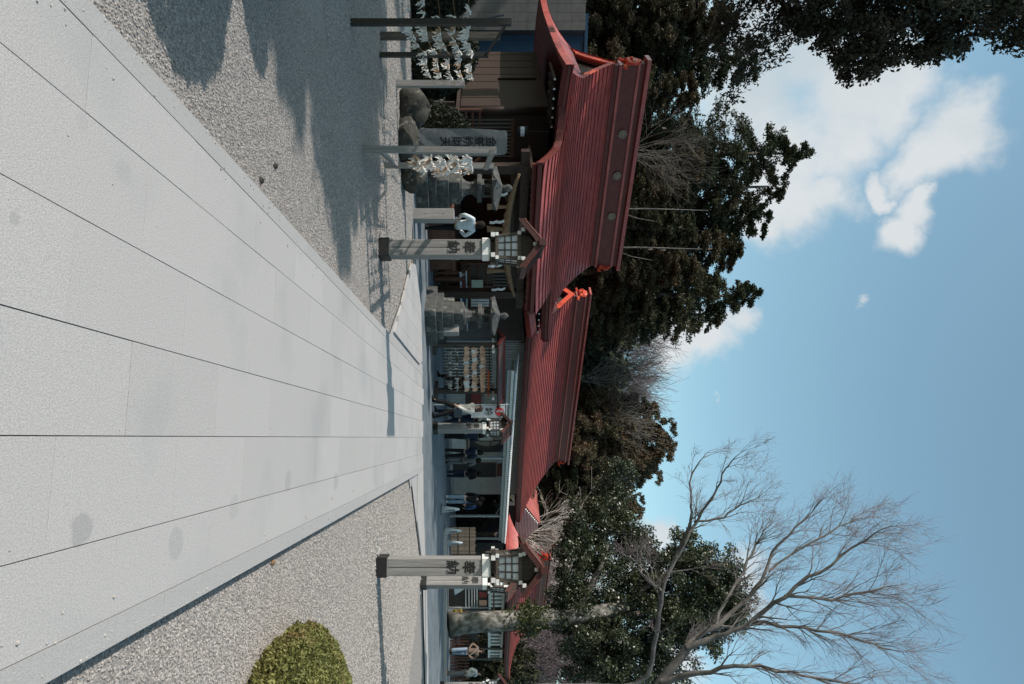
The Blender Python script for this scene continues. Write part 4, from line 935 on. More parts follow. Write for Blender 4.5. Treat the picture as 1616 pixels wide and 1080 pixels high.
# ------------------------------------------------------------------ people
SKINS = []
def skin_mesh(name, material, parent, chain, subd=1):
    """chain: dict key -> (co, (rx, ry), parent key)"""
    keys = list(chain); idx = {k: i for i, k in enumerate(keys)}
    me = bpy.data.meshes.new(name); me.from_pydata([chain[k][0] for k in keys], [(idx[chain[k][2]], idx[k]) for k in keys if chain[k][2]], [])
    me.materials.append(material)
    o = link(name, me, parent); md = o.modifiers.new('skin', 'SKIN'); md.use_smooth_shade = True
    for i, k in enumerate(keys):
        sv = me.skin_vertices[0].data[i]; sv.radius = chain[k][1]; sv.use_root = (i == 0)
    o.modifiers.new('sub', 'SUBSURF').levels = subd; o.modifiers['sub'].render_levels = subd
    SKINS.append(o); return o
def person(label, loc, facing, H=1.65, pose='stand', top=c_black, legs=c_black, hair=hair_m, long_hair=False, bag=None, hat=None, shoes=c_black, coat=.0, arms='down', wide=1.0, cuff=None, strap=None, group=None):
    k = H/1.65
    t = thing('person', label, 'person', loc, facing, group)
    a, b = (.27, -.25) if pose == 'walk' else ((.10, -.10) if pose == 'step' else (.02, -.02))
    P = lambda x, y, z: (x*k, y*k, z*k)
    sk = {'pel': (P(0, 0, .90), (.13*k, .10*k), None), 'bel': (P(0, 0, 1.06), (.115*k, .09*k), 'pel'), 'che': (P(0, .005, 1.26), (.14*k, .10*k), 'bel'), 'nec': (P(0, .0, 1.41), (.052*k, .05*k), 'che'),
          'jaw': (P(0, -.018, 1.475), (.058*k, .06*k), 'nec'), 'hea': (P(0, -.015, 1.545), (.074*k, .088*k), 'jaw'), 'cro': (P(0, -.005, 1.595), (.05*k, .06*k), 'hea'), 'nos': (P(0, -.105, 1.52), (.011*k, .012*k), 'hea')}
    cl = {'pel': (P(0, 0, .92), (.135*k, .105*k), None)}
    jk = {'bel': (P(0, 0, 1.06), (.15*k*wide, .12*k), None), 'che': (P(0, .005, 1.27), (.165*k*wide, .125*k), 'bel'), 'col': (P(0, .005, 1.40), (.075*k, .07*k), 'che'), 'hem': (P(0, 0, .86-coat), (.165*k*wide, .125*k), 'bel')}
    for sx, q_ in ((-1, a), (1, b)):
        s_ = 'l' if sx < 0 else 'r'
        kn = P(sx*.095, -q_*.55-.015, .48); an = P(sx*.095, -q_, .085 if q_ >= 0 else .10); tq = P(sx*.10, -q_-.09, .04)
        sk['hip'+s_] = (P(sx*.085, 0, .83), (.085*k, .085*k), 'pel'); sk['kne'+s_] = (kn, (.055*k, .058*k), 'hip'+s_); sk['ank'+s_] = (an, (.036*k, .04*k), 'kne'+s_); sk['toe'+s_] = (tq, (.022*k, .018*k), 'ank'+s_)
        cl['hip'+s_] = (P(sx*.088, 0, .82), (.10*k, .105*k), 'pel'); cl['kne'+s_] = (kn, (.082*k, .086*k), 'hip'+s_); cl['ank'+s_] = (an, (.068*k, .072*k), 'kne'+s_)
        sw = -q_*.9
        if arms == 'down': el, wr, hd = P(sx*.235, .02-sw*.5, 1.10), P(sx*.245, -.03-sw, .86), P(sx*.245, -.06-sw*1.1, .77)
        elif arms == 'front': el, wr, hd = P(sx*.23, .01, 1.10), P(sx*.13, -.20, 1.06), P(sx*.06, -.25, 1.09)
        elif arms == 'pray': el, wr, hd = P(sx*.24, -.04, 1.10), P(sx*.08, -.22, 1.22), P(sx*.02, -.25, 1.30)
        elif arms == 'hip': el, wr, hd = P(sx*.33, .05, 1.12), P(sx*.22, -.10, .98), P(sx*.16, -.12, .95)
        sk['sho'+s_] = (P(sx*.165, .005, 1.35), (.055*k, .058*k), 'che'); sk['elb'+s_] = (el, (.040*k, .042*k), 'sho'+s_); sk['wri'+s_] = (wr, (.026*k, .03*k), 'elb'+s_)
        mid = tuple((np.array(wr)+np.array(hd))/2*1.0); sk['pal'+s_] = (mid, (.022*k, .036*k), 'wri'+s_)
        dv = Vector(hd)-Vector(wr); dv.normalize(); sdv = dv.cross(Vector((sx, 0, 0.01)));  sdv.normalize()
        for fi, (off, ln) in enumerate(((-.03, .07), (-.01, .085), (.01, .08), (.03, .06))):
            base = Vector(mid)+dv*.035*k+sdv*off*k; sk['f%d%s' % (fi, s_)] = (tuple(base+dv*ln*k*.6+Vector((-sx*.012*k, 0, 0))), (.0095*k, .0095*k), 'pal'+s_)
        sk['th'+s_] = (tuple(Vector(mid)-sdv*.05*k+dv*.02*k), (.011*k, .011*k), 'wri'+s_)
        jk['sho'+s_] = (P(sx*.175*wide, .005, 1.345), (.078*k, .08*k), 'che'); jk['elb'+s_] = (el, (.064*k, .066*k), 'sho'+s_); jk['wri'+s_] = (wr, (.048*k, .05*k), 'elb'+s_)
        # shoe
        MB().loft([[Vector(an)+Vector((x*k, y*k, z*k-.0)) for x, y, z in ring] for ring in (
            [(-.04, .06, -.06), (.04, .06, -.06), (.04, .05, .02), (-.04, .05, .02)], [(-.046, 0, -.085), (.046, 0, -.085), (.042, -.01, .03), (-.042, -.01, .03)],
            [(-.05, -.12, -.085), (.05, -.12, -.085), (.045, -.11, -.035), (-.045, -.11, -.035)], [(-.03, -.19, -.08), (.03, -.19, -.08), (.025, -.18, -.05), (-.025, -.18, -.05)])]).build('shoe', shoes, t)
    skin_mesh('body', skin, t, sk); skin_mesh('trousers', legs, t, cl); skin_mesh('jacket', top, t, jk)
    # hair
    mb = MB(); rs = []
    low = 1.30 if long_hair else 1.44
    for i in range(9):
        ph = math.pi/2-i/8*math.pi*.62; ring = []
        for j in range(16):
            th = 2*math.pi*j/16; fr = max(0, -math.sin(th)); z = 1.562+.130*math.sin(ph)
            if fr > .35: z = max(z, 1.605)
            elif i > 5: z = z+(low-1.52)*(i-5)/3*1.0
            r_ = max(.004, math.cos(max(ph, -.2)))
            ring.append(((.112*r_*math.cos(th))*k, (.126*r_*math.sin(th)+.002)*k, z*k))
        rs.append(ring)
    MB().loft(rs).build('hair', hair, t, smooth=True)
    eye = MB()
    for sx in (-1, 1): eye.lathe([(.002, 1.545*k), (.011*k, 1.551*k), (.002, 1.557*k)], 6, (sx*.032*k, -.098*k))
    eye.box((-.022*k, -.094*k, 1.487*k), (.022*k, -.086*k, 1.493*k)); eye.build('face', ink, t)
    ear = MB()
    for sx in (-1, 1): ear.loft([[(sx*(.078+d_)*k, (-.005+.018*c_)*k, (1.535+.03*s_)*k) for c_, s_ in ((1, 0), (.5, .87), (-.5, .87), (-1, 0), (-.5, -.87), (.5, -.87))] for d_ in (0, .014)])
    ear.build('ears', skin, t)
    if hat: MB().lathe([(.112*k, 1.575*k), (.114*k, 1.61*k), (.10*k, 1.66*k), (.06*k, 1.70*k), (.015*k, 1.712*k)], 14).build('hat', hat, t, smooth=True)
    if bag:
        x0 = bag[0]; bg_ = MB().bevbox(((x0-.06)*k, -.17*k, .74*k), ((x0+.06)*k, .17*k, 1.0*k), .02).build('bag', bag[1], t)
        MB().tube([(x0*k, -.12*k, .99*k), (x0*.7*k, -.1*k, 1.25*k), (x0*.3*k, .0, 1.41*k), (x0*.7*k, .1*k, 1.25*k), (x0*k, .12*k, .99*k)], .012*k, 5).build('bag_strap', bag[1], bg_)
    if strap: MB().tube([(-.17*k, -.135*k, 1.34*k), (0, -.155*k, 1.18*k), (.17*k, -.14*k, .95*k)], .018*k, 5).build('strap', strap, t)
    if cuff: MB().tube([(-.09*k, .085*k, 1.36*k), (0, .115*k, 1.38*k), (.09*k, .085*k, 1.36*k)], .022*k, 6).build('hood_trim', cuff, t)
    return t
person('person in pale blue white jacket seen from behind, facing the hall', hw(2.05, -7.85, 0), TH+math.pi, 1.70, 'stand', c_ice, c_black, arms='hip', wide=1.05)
person('person in white puffer jacket and black trousers walking left with a dark bag', G(681.5, 645, GZ), R(-62), 1.64, 'walk', c_white, c_black, brown_hair, long_hair=True, bag=(.24, c_bag), wide=1.38)
person('person in pale cap and navy coat walking beside the white jacket', G(685, 662, GZ)+Vector((0, .35, 0)), R(-62), 1.58, 'walk', c_navy, c_navy, hat=c_beige, coat=.25)
person('person in black striding behind the plaque rack, only a leg clear', G(689, 608, GZ)+Vector((-.05, .3, 0)), R(-80), 1.68, 'walk', c_black, c_black)
person('person in long dark navy coat at the office window, back turned', (4.05, 28.0, GZ), R(205), 1.70, 'stand', c_navy, c_black, coat=.2, arms='front')
person('person in navy jacket with white collar standing at the office window', (4.85, 28.3, GZ), R(150), 1.66, 'step', c_navy, c_black, arms='front', cuff=c_white)
person('person in grey hoodie beside the navy jackets at the office window', (5.25, 28.7, GZ), R(165), 1.58, 'stand', c_grey, c_grey, arms='front')
person('person in dark clothes bending close to the office canopy post', (6.1, 29.9, GZ), R(170), 1.6, 'step', c_black, c_navy, arms='front')
person('person in black jacket and light jeans near the white cones', G(703, 788, GZ), R(160), 1.72, 'step', c_black, c_jean, shoes=c_white)
person('shorter person in dark blue jacket next to the light jeans', G(704, 798, GZ)+Vector((.02, .4, 0)), R(190), 1.6, 'stand', c_blue, c_black, bag=(.2, c_black))
person('person in brown jacket and light jeans facing the courtyard at far right', G(709, 1028, GZ), R(-8), 1.72, 'step', c_brown, c_jean, brown_hair, arms='hip', bag=None, strap=c_beige)
person('person in white jacket and grey trousers with a dark strap at the right edge', (14.55, 28.4, GZ), R(38), 1.68, 'step', c_white, c_grey, hair_m, arms='hip', strap=c_black, shoes=c_tan)

# ------------------------------------------------------------------ plants
def rand_unit(n, r): v = r.normal(size=(n, 3)); return v/np.linalg.norm(v, axis=1, keepdims=True)
def leaves(cent, size, r, asp=.5, out=None, bias=.0):
    n = len(cent); d = rand_unit(n, r)
    if out is not None: d = d*(1-bias)+out*bias; d /= np.linalg.norm(d, axis=1, keepdims=True)
    e = np.cross(d, rand_unit(n, r)); e /= np.linalg.norm(e, axis=1, keepdims=True)+1e-9
    s = (size*r.uniform(.6, 1.35, n))[:, None]
    V = np.stack([cent-d*s*.5, cent+e*s*asp*.5+d*s*.08, cent+d*s*.55, cent-e*s*asp*.5+d*s*.08], 1).reshape(-1, 3)
    return V, np.arange(4*n).reshape(n, 4)
def conifer_mesh(seed, H, Rm, z0, nb, per, leaf, material, flat=.8, shape=.75, nclump=4):
    r = np.random.default_rng(seed); cs = []; rad = []
    for b in range(nb):
        t = r.uniform(0, 1)**.72; zz = H-(H-z0)*t; ang = r.uniform(0, 6.283)
        lump = 1+.15*math.sin(ang*2+seed)+.13*math.sin(ang*3+t*9+seed*2)+.12*math.sin(t*17+seed)
        L_ = (Rm*t**shape*(1.12-.25*t)+.2)*lump*r.uniform(.78, 1.08)
        for j in range(nclump):
            f = .16+.86*((j+r.uniform(0, 1))/nclump)**.8
            cs.append((L_*f*math.cos(ang), L_*f*math.sin(ang), zz+.10*L_*(1-f)-.14*L_*f*f+r.normal()*.1)); rad.append((.30+.15*Rm*.3)*(1.15-.35*f)*r.uniform(.75, 1.3)*(.5+.5*min(1, t*3)))
    cs = np.array(cs); rad = np.array(rad); n = len(cs)
    p = np.repeat(cs, per, 0); o = rand_unit(n*per, r); rr = np.repeat(rad, per)[:, None]*r.uniform(.35, 1, (n*per, 1)); q_ = o*rr; q_[:, 2] *= flat
    V, Q = leaves(p+q_, leaf, r, .8, o, .5); V = V.reshape(-1, 4, 3)[:, :3].reshape(-1, 3)
    return fast_mesh('crown', V, np.arange(len(V)).reshape(-1, 3), material)
def trunk_mesh(H, r0, material, lean=(0, 0), seed=0, stop=.92):
    mb = MB(); r_ = random.Random(seed); pts = []; rad = []
    for i in range(9):
        f = i/8*stop; pts.append((lean[0]*f+r_.uniform(-.05, .05)*r0*4*f, lean[1]*f+r_.uniform(-.05, .05)*r0*4*f, H*f-.1)); rad.append(r0*(1-f)**.85*(1.35 if i == 0 else 1)+.02)
    mb.tube(pts, rad, 8)
    for i in range(10):
        f = r_.uniform(.25, .85); a = r_.uniform(0, 6.28); l = r0*6*(1-f)+.5
        mb.tube([(0, 0, H*f), (l*.6*math.cos(a), l*.6*math.sin(a), H*f+.05*l), (l*math.cos(a), l*math.sin(a), H*f-.05*l)], [r0*.18, r0*.1, .015], 5)
    return mb.mesh('trunk', material, True)
CH = 24.0
cedars = [(conifer_mesh(20+k, CH, 3.5+.35*(k % 3), 1.0, 300, 60, .21, cedar_m if k % 2 == 0 else cedar_far, shape=(.52, .66, .58, .46)[k], nclump=5), trunk_mesh(CH, .38, bark, seed=k)) for k in range(4)]
def cedar(tipX, tipY, d, k, label, group=None, wscale=1.0, gz=GZ):
    p = W(tipX, tipY, d); h = p.z-gz; t = thing('cedar_tree', label, 'tree', (p.x, p.y, gz), random.uniform(0, 6.28), group)
    s = h/(CH if k < 4 else 14); sw = s*wscale*1.12
    c = link('crown', cedars[k][0], t); tr = link('trunk', cedars[k][1], t); c.scale = tr.scale = (sw, sw, s); return t
cedars.append((conifer_mesh(47, 14, 3.4, .5, 300, 66, .20, cedar_brown, shape=.30, nclump=5), trunk_mesh(14, .3, bark, seed=12)))
GRV = 'cedars behind the shrine'
cedar(1212, 100, 43, 0, 'dark cedar left of the hall ridge, its tip against the white cloud', GRV, 1.2)
cedar(1185, 30, 40, 1, 'dark cedar at the far left behind the grey building', GRV, 1.3)
cedar(1286, 243, 46, 2, 'tallest cedar, its pointed tip above the middle of the hall ridge', GRV, .95)
cedar(1254, 296, 47, 3, 'second tallest cedar, close right of the tallest tip', GRV, 1.0)
cedar(1226, 347, 49, 0, 'rounded cedar above the right half of the hall ridge', GRV, 1.25)
cedar(1192, 395, 46, 1, 'broad cedar above the right end of the hall ridge', GRV, 1.25)
cedar(1200, 466, 45, 2, 'cedar with a small pointed tip left of the small low cloud', GRV, 1.15)
cedar(1150, 497, 48, 3, 'shorter cedar sloping down to the bare wood above the office roof', GRV, 1.1)
cedar(1074, 698, 47, 4, 'brownish cedar with pointed tip above the right end of the office roof', GRV, .8)
cedar(1052, 664, 49, 4, 'brownish cedar left shoulder of the group above the office roof', GRV, .85)
cedar(1048, 736, 48, 4, 'brownish cedar between the pointed tip and the low cloud', GRV, .8)
cedar(1024, 803, 47, 4, 'thin topped cedar beside the broadleaf evergreen', GRV, .6)
cedar(1008, 772, 46, 4, 'lower brownish cedar in the group above the office roof end', GRV, .9)
cedar(1010, 690, 45, 4, 'lower dark cedar in the group close above the office roof ridge', GRV, .95)
for k, (X, Y, d, ws) in enumerate(((1120, 150, 39, 1.4), (1110, 205, 41, 1.4), (1095, 300, 40, 1.5), (1110, 360, 40, 1.5), (1090, 430, 41, 1.5), (1075, 490, 44, 1.4), (1150, 60, 41, 1.3), (1120, 5, 41, 1.3), (1130, 258, 43, 1.4), (985, 770, 44, 1.6), (1150, -40, 42, 1.4), (985, 530, 47, 1.6), (1120, 422, 44, 1.3), (1135, 445, 48, 1.3), (1080, 395, 43, 1.4))):
    cedar(X, Y, d, (k+1) % 4, 'shorter dark cedar filling the shady grove behind the shrine roofs', 'lower cedars of the grove', ws)
# cedars left of the frame that shade the forecourt, and the bough seen against the sky
near_cr = conifer_mesh(79, 20, 4.8, 8.4, 205, 115, .14, near_fol, shape=.42, nclump=5)
nt_ = thing('overhanging_cedar', 'dark near tree whose boughs reach in against the sky, upper left', 'tree', (-13.9, 20.6, GZ), .6)
link('crown', near_cr, nt_).scale = (1, 1, 1.26); link('trunk', trunk_mesh(24, .42, bark, seed=9), nt_)
def lobed_crown(lobes, per, leaf, seed, material, asp=.5, clump=.42, org=(0, 0, 0)):
    r = np.random.default_rng(seed); Vs = []; Qs = []; off = 0
    for (c, rad, squash) in lobes:
        nc = int(26*rad**1.75); o = rand_unit(nc, r); cc = o*rad*r.uniform(.45, 1.05, (nc, 1)); cc[:, 2] *= squash; cc += np.array(c)
        p = np.repeat(cc, per, 0); oo = rand_unit(nc*per, r); q_ = p+oo*clump*r.uniform(.3, 1, (nc*per, 1))
        V, Q = leaves(q_, leaf, r, asp, oo, .35); Vs.append(V); Qs.append(Q+off); off += len(V)
    V = np.concatenate(Vs)-np.array(org); return fast_mesh('crown', V, np.concatenate(Qs), material)
bo = nt_.location.copy(); bl_ = []
for X, Y, r_ in ((1345, 62, 1.15), (1355, 100, .75), (1300, 25, 1.0), (1405, 40, 1.2), (1450, 62, .9), (1500, 30, 1.15), (1480, 78, .5), (1560, 20, 1.2), (1600, 40, .8), (1265, -5, 1.0), (1420, -20, 1.5), (1530, -30, 1.6)):
    p = W(X, Y, 20.4)-bo; p.rotate(Matrix.Rotation(-.6, 3, 'Z')); bl_.append((tuple(p), r_, .95))
link('bough', lobed_crown(bl_, 74, .14, 17, near_fol, .6, .34), nt_)
lm = MB()
for c, r_, _ in bl_[:6]: lm.tube([(0, 0, c[2]-1.5), (c[0]*.5, c[1]*.5, c[2]-.4), c], [.12, .08, .02], 6)
lm.build('limbs', bark, nt_, kind='stuff')
# trees beyond the left edge whose shade falls into the picture
rt = thing('round_tree', 'round crowned tree out of view whose broad shadow lies across the left gravel', 'tree', (-15.2, 4.2, GZ))
link('crown', lobed_crown([((0, .1, 8.8), 2.0, 1), ((.2, -2.0, 8.0), 1.7, 1), ((.1, 2.3, 8.0), 1.6, 1), ((-.6, -2.2, 7.0), 1.6, 1), ((-.6, 0, 6.2), 1.8, 1), ((-.2, 3.0, 7.0), 1.4, 1), ((.6, -.2, 9.0), 1.8, 1), ((.4, -1.1, 8.4), 1.6, 1), ((.6, 1.3, 8.6), 1.7, 1), ((-1.0, .2, 7.6), 1.9, 1), ((.5, 0, 9.3), 1.2, 1), ((-.4, -1.6, 7.3), 1.5, 1), ((-.3, 1.8, 7.4), 1.5, 1)], 64, .2, 31, near_fol, .8, .4), rt); link('trunk', trunk_mesh(8, .24, bark, seed=4), rt)
sparse = conifer_mesh(55, 16, 3.4, 3.5, 150, 34, .26, near_fol, shape=.5, nclump=4)
for (x, y, ws, h, lb) in ((-19, 12.5, .7, .62, 'low cedar out of view shading the inscribed stone'), (-19.5, 9.4, .8, .72, 'low cedar out of view shading the paper racks')):
    t = thing('cedar_tree', lb, 'tree', (x, y, GZ), x); o = link('crown', sparse, t); o.scale = (ws, ws, h); link('trunk', trunk_mesh(15*h, .25, bark, seed=int(-x)), t)
ring = [(-30, 2, 1.5, .9), (-31, 9, 1.5, .9), (-30, -6, 1.5, .9), (-34, 16, 1.6, 1.2), (-24, -14, 1.5, 1.1), (-15, -16, 1.5, 1.2), (-6, -17, 1.5, 1.2), (4, -17, 1.5, 1.25), (14, -16, 1.5, 1.2), (23, -12, 1.5, 1.2), (28, -4, 1.5, 1.2), (31, 5, 1.5, 1.2), (36, 14, 1.5, 1.2), (-2, -22, 1.6, 1.5), (9, -22, 1.6, 1.5), (-38, 26, 1.7, 1.35)]  # unseen cedars added round the court to block sky light and deepen shade
for (x, y, ws, h) in ring:
    t = thing('cedar_tree', 'added dark cedar out of view, ringing the court to hold back sky light', 'tree', (x, y, GZ), x, 'added cedars out of view round the court')
    o = link('crown', sparse, t); o.scale = (ws, ws, h); link('trunk', cedars[0][1], t).scale = (.8, .8, .6*h)
# big evergreen with ivied trunk
bt = G(711, 985, GZ); bt = Vector((12.9, 29.6, GZ))
ev = thing('broadleaf_evergreen', 'big glossy evergreen with thick pale ivied trunk at right', 'tree', bt)
D0 = 31
lob = []
for X, Y, rp, dd in ((1120, 905, 52, 0), (1085, 875, 38, .5), (1150, 935, 40, -.5), (1050, 935, 62, 0), (1010, 880, 48, 1), (985, 850, 38, 1.5), (960, 800, 40, 2), (930, 830, 48, 1.5), (1010, 985, 80, 0), (1090, 985, 58, -.3), (940, 920, 62, .5), (935, 1010, 75, .2), (1000, 1065, 80, 0), (905, 870, 40, 1), (975, 745, 28, 2.5), (900, 950, 35, -.5), (1140, 960, 40, 0)):
    p = W(X, Y, D0+dd); lob.append(((p.x, p.y, p.z), rp/F*D0, .95))
link('crown', lobed_crown(lob, 150, .125, 5, broad_m, .62, .42, org=bt), ev)
mb = MB()
tp = [W(X, Y, 29.6+i*.12)-bt for i, (X, Y) in enumerate(((708, 986), (730, 984), (770, 981), (810, 979), (850, 976), (900, 972), (950, 966), (990, 955)))]
mb.tube(tp, [.56, .47, .455, .43, .41, .38, .33, .26], 14)
for (X, Y) in ((1060, 900), (1000, 1040), (1090, 960), (960, 860), (940, 1020)):
    e = W(X, Y, 31)-bt; s = tp[5+(X > 1000)]; MB().tube([s, s.lerp(e, .3)+Vector((.25, 0, .1)), s.lerp(e, .65)+Vector((-.15, .1, .3)), e], [.22, .16, .11, .04], 8).build('limb', bark, ev, smooth=True)
link('trunk', mb.mesh('trunk', bark_pale, True), ev)
r = np.random.default_rng(3); n = 2300
tt = np.clip(r.normal(.48, .24, n), -.2, 1.25); zz = 2.95+2.0*tt; an = r.uniform(0, 6.28, n); cx_ = np.interp(zz, [p.z for p in tp], [p.x for p in tp]); cy_ = np.interp(zz, [p.z for p in tp], [p.y for p in tp])
rr_ = (.47+r.uniform(0, .42, n)*np.sin(np.pi*np.clip(tt*.8+.1, .05, .95))*np.clip(.5+.6*np.sin(an*2+tt*7)+.3*np.sin(tt*15), 0, 1))
cen = np.stack([cx_+rr_*np.cos(an), cy_+rr_*np.sin(an), zz], 1)
V, Q = leaves(cen, .11, r, .8); link('ivy', fast_mesh('ivy', V, Q, ivy_m), ev)
yb = tag(link('yellow_shrub', None, loc=G(708, 972, GZ)), 'small yellow leaved shrub at the foot of the ivied trunk', 'shrub')
V, Q = leaves(rand_unit(260, r)*np.array([.42, .3, .38])*r.uniform(.3, 1, (260, 1))+np.array([0, 0, .42]), .13, r, .6); link('foliage', fast_mesh('foliage', V, Q, yellow_m), yb)
MB().tube([(0, 0, 0), (.05, 0, .5)], .02, 5).tube([(0, 0, 0), (-.15, 0, .45)], .015, 5).build('stem', bark, yb)

# bare trees
def tubes_mesh(segs, material, name='trunk'):
    """segs: list of (points, radii, sides)"""
    mb = MB()
    for p, r_, n_ in segs: mb.tube(p, r_, n_, cap=False)
    return mb.mesh(name, material, True)
def grow(segs, twigs, p, d, L_, r0, depth, rnd, up=.25, spread=.55, minr=.008, droop=0):
    n_ = 4 if depth > 1 else 3; pts = [p]; rad = [r0]; dd = d.normalized()
    for i in range(n_):
        dd = (dd+Vector((rnd.gauss(0, .13), rnd.gauss(0, .13), rnd.gauss(0, .10)+up*.15))).normalized(); pts.append(pts[-1]+dd*L_/n_); rad.append(max(minr*.7, r0*(1-.62*(i+1)/n_)))
    (segs if depth > 1 else twigs).append((pts, rad, 7 if r0 > .08 else (5 if depth > 1 else 3)))
    if depth == 0: return
    nc = rnd.choice((3, 3, 4)) if depth > 1 else rnd.choice((3, 4))
    for i in range(nc):
        f = rnd.uniform(.3, 1.0) if i else 1.0; j = min(int(f*n_), n_-1); q_ = pts[j].lerp(pts[j+1], f*n_-j)
        ax = dd.cross(Vector((rnd.gauss(0, 1), rnd.gauss(0, 1), rnd.gauss(0, 1)))).normalized(); a = rnd.gauss(spread*(.8 if depth > 1 else 1.35), .2) if i else rnd.gauss(0, .18)
        nd = (Matrix.Rotation(a, 3, ax) @ dd); nd.z += up*(.3 if depth > 1 else .1); nd.normalize()
        grow(segs, twigs, q_, nd, L_*rnd.uniform(.6, .9), max(minr, rad[j]*rnd.uniform(.5, .72)), depth-1, rnd, up, spread, minr)
def limb_tree(name, label, base, lims, d0, seed, depth, twL, mats, nsub, up=.25, spread=.5, minr=.009):
    rnd = random.Random(seed); t = thing(name, label, 'tree', base); segs, tw = [], []
    for li in lims:
        P_ = [W(X, Y, d0+dz)-Vector(base) for X, Y, rp, dz in li]; Rr = [.86*rp/F*d0 for _, _, rp, _ in li]
        S_ = []; SR = []
        for i in range(len(P_)-1):                    # smooth the limb a little
            a_, b_, c_, e_ = P_[max(i-1, 0)], P_[i], P_[i+1], P_[min(i+2, len(P_)-1)]
            for f in (0, .25, .5, .75): 
                S_.append(.5*((2*b_)+(c_-a_)*f+(2*a_-5*b_+4*c_-e_)*f*f+(3*b_-a_-3*c_+e_)*f**3)+Vector((rnd.gauss(0, .03), rnd.gauss(0, .05), rnd.gauss(0, .03)))); SR.append(Rr[i]*(1-f)+Rr[i+1]*f)
        S_.append(P_[-1]); SR.append(Rr[-1]); segs.append((S_, SR, 9))
        tot = len(S_)
        for k in range(nsub):
            i = int(tot*(.25+.75*(k+rnd.random())/nsub)); i = min(i, tot-2); dr = (S_[i+1]-S_[i]).normalized()
            ax = dr.cross(Vector((rnd.gauss(0, 1), rnd.gauss(0, 1), rnd.gauss(0, 1)))).normalized(); nd = Matrix.Rotation(rnd.choice((-1, 1))*rnd.gauss(.55, .15), 3, ax) @ dr
            grow(segs, tw, S_[i], nd, twL*rnd.uniform(.7, 1.2), max(minr, SR[i]*.55), depth, rnd, up, spread, minr)
        grow(segs, tw, S_[-1], (S_[-1]-S_[-3]).normalized(), twL, SR[-1], depth, rnd, up, spread, minr)
    link('trunk', tubes_mesh(segs, mats[0]), t); link('twigs', tubes_mesh(tw, mats[1], 'twigs'), t)
    return t
zb = W(690, 1235, 22); zb.z = GZ
limb_tree('bare_zelkova', 'large bare tree with fanned branches and a haze of twigs, upper right', zb, [
    [(690, 1235, 13.68, 0), (850, 1195, 11.52, 0), (990, 1120, 10.08, 0), (1045, 1078, 8.64, 0), (1085, 1020, 7.20, .1), (1130, 985, 4.40, .3), (1190, 930, 3.30, .5), (1230, 860, 2.20, .7), (1275, 815, 1.38, .9)],
    [(1085, 1020, 6.48, 0), (1130, 1005, 4.12, -.3), (1180, 985, 3.85, -.6), (1240, 940, 3.30, -.9), (1310, 890, 2.20, -1.2), (1370, 850, 1.38, -1.4)],
    [(1180, 985, 3.30, -.6), (1250, 990, 2.75, -1), (1320, 1000, 2.20, -1.4), (1385, 1020, 1.38, -1.8)],
    [(1130, 985, 3.30, .3), (1170, 900, 2.48, 1), (1198, 855, 1.65, 1.3)],
    [(1240, 940, 2.75, -.9), (1310, 945, 2.20, -1), (1385, 930, 1.38, -1.2)],
    [(1045, 1078, 6.48, 0), (1120, 1060, 3.85, -.8), (1200, 1055, 2.75, -1.5), (1290, 1070, 1.93, -2), (1370, 1090, 1.21, -2.5)],
    [(1210, 900, 2.20, .6), (1290, 850, 1.65, .8), (1350, 820, 1.10, 1)],
], 22, 5, 3, .84, (bark_grey, twig_m), 17, up=.16, spread=.52, minr=.0042)
z2 = W(690, 1095, 26); z2.z = GZ
limb_tree('bare_tree', 'slender leaning bare tree rising in front of the broadleaf evergreen', z2, [
    [(690, 1095, 6.48, 0), (860, 1085, 5.76, 0), (1005, 1078, 4.68, 0), (1035, 1000, 3.96, -.4), (1046, 935, 3.60, -.6), (1068, 878, 3.60, -.5), (1085, 842, 2.88, -.4), (1092, 800, 2.16, -.2), (1088, 765, 1.58, 0), (1100, 735, 1.15, .1)],
    [(1060, 895, 3.60, -.5), (1085, 848, 3.02, -.5), (1108, 810, 2.30, -.6), (1130, 770, 1.73, -.8), (1150, 735, 1.15, -1)],
    [(1098, 825, 2.16, -.5), (1140, 815, 1.73, -.8), (1175, 795, 1.15, -1)],
    [(1046, 935, 2.52, -.6), (1020, 912, 2.30, -.4), (1010, 895, 2.16, 0)],
], 26, 8, 3, .80, (bark_grey, twig_m), 7, up=.16, spread=.52, minr=.0048)
# bare shrubs
def shrub_mesh(seed, material, n_, h, spread, depth=2, minr=.01):
    rnd = random.Random(seed); segs, tw = [], []
    for k in range(n_):
        a = rnd.uniform(0, 6.28); d = Vector((math.cos(a)*spread*rnd.random(), math.sin(a)*spread*rnd.random(), 1))
        grow(segs, tw, Vector((rnd.uniform(-.2, .2), rnd.uniform(-.2, .2), 0)), d, h*.5*rnd.uniform(.7, 1.1), .035, depth, rnd, .1, .5, minr)
    return tubes_mesh(segs+tw, material, 'branches')
shA = shrub_mesh(4, white_twig, 14, 4.6, .9, 3, .012)
shB = shrub_mesh(6, twig_m, 14, 5, .8, 3, .014)
shC = shrub_mesh(8, bark_grey, 9, 5, .7, 3, .012)
shD = shrub_mesh(11, bark, 11, 5, .8, 3, .010)
def shrub(label, X, Y, d, s, me, group=None, zbase=None, ws=1.0):
    p = W(X, Y, d); z = zbase if zbase is not None else p.z
    t = thing('bare_shrub', label, 'shrub', (p.x, p.y, z), random.uniform(0, 6), group); o = link('branches', me, t); o.scale = (s*ws, s*ws, s)
    if z > GZ+.2: MB().tube([(0, 0, GZ-z), (0, 0, .1)], .06*s, 6).build('stem', bark_grey, t)
shrub('pale bare shrub with silvery stems behind the gate gable', 815, 848, 41, 1.0, shA, ws=1.2)
shrub('second pale bare shrub just right of the silvery one', 822, 885, 42, .9, shA, ws=1.1)
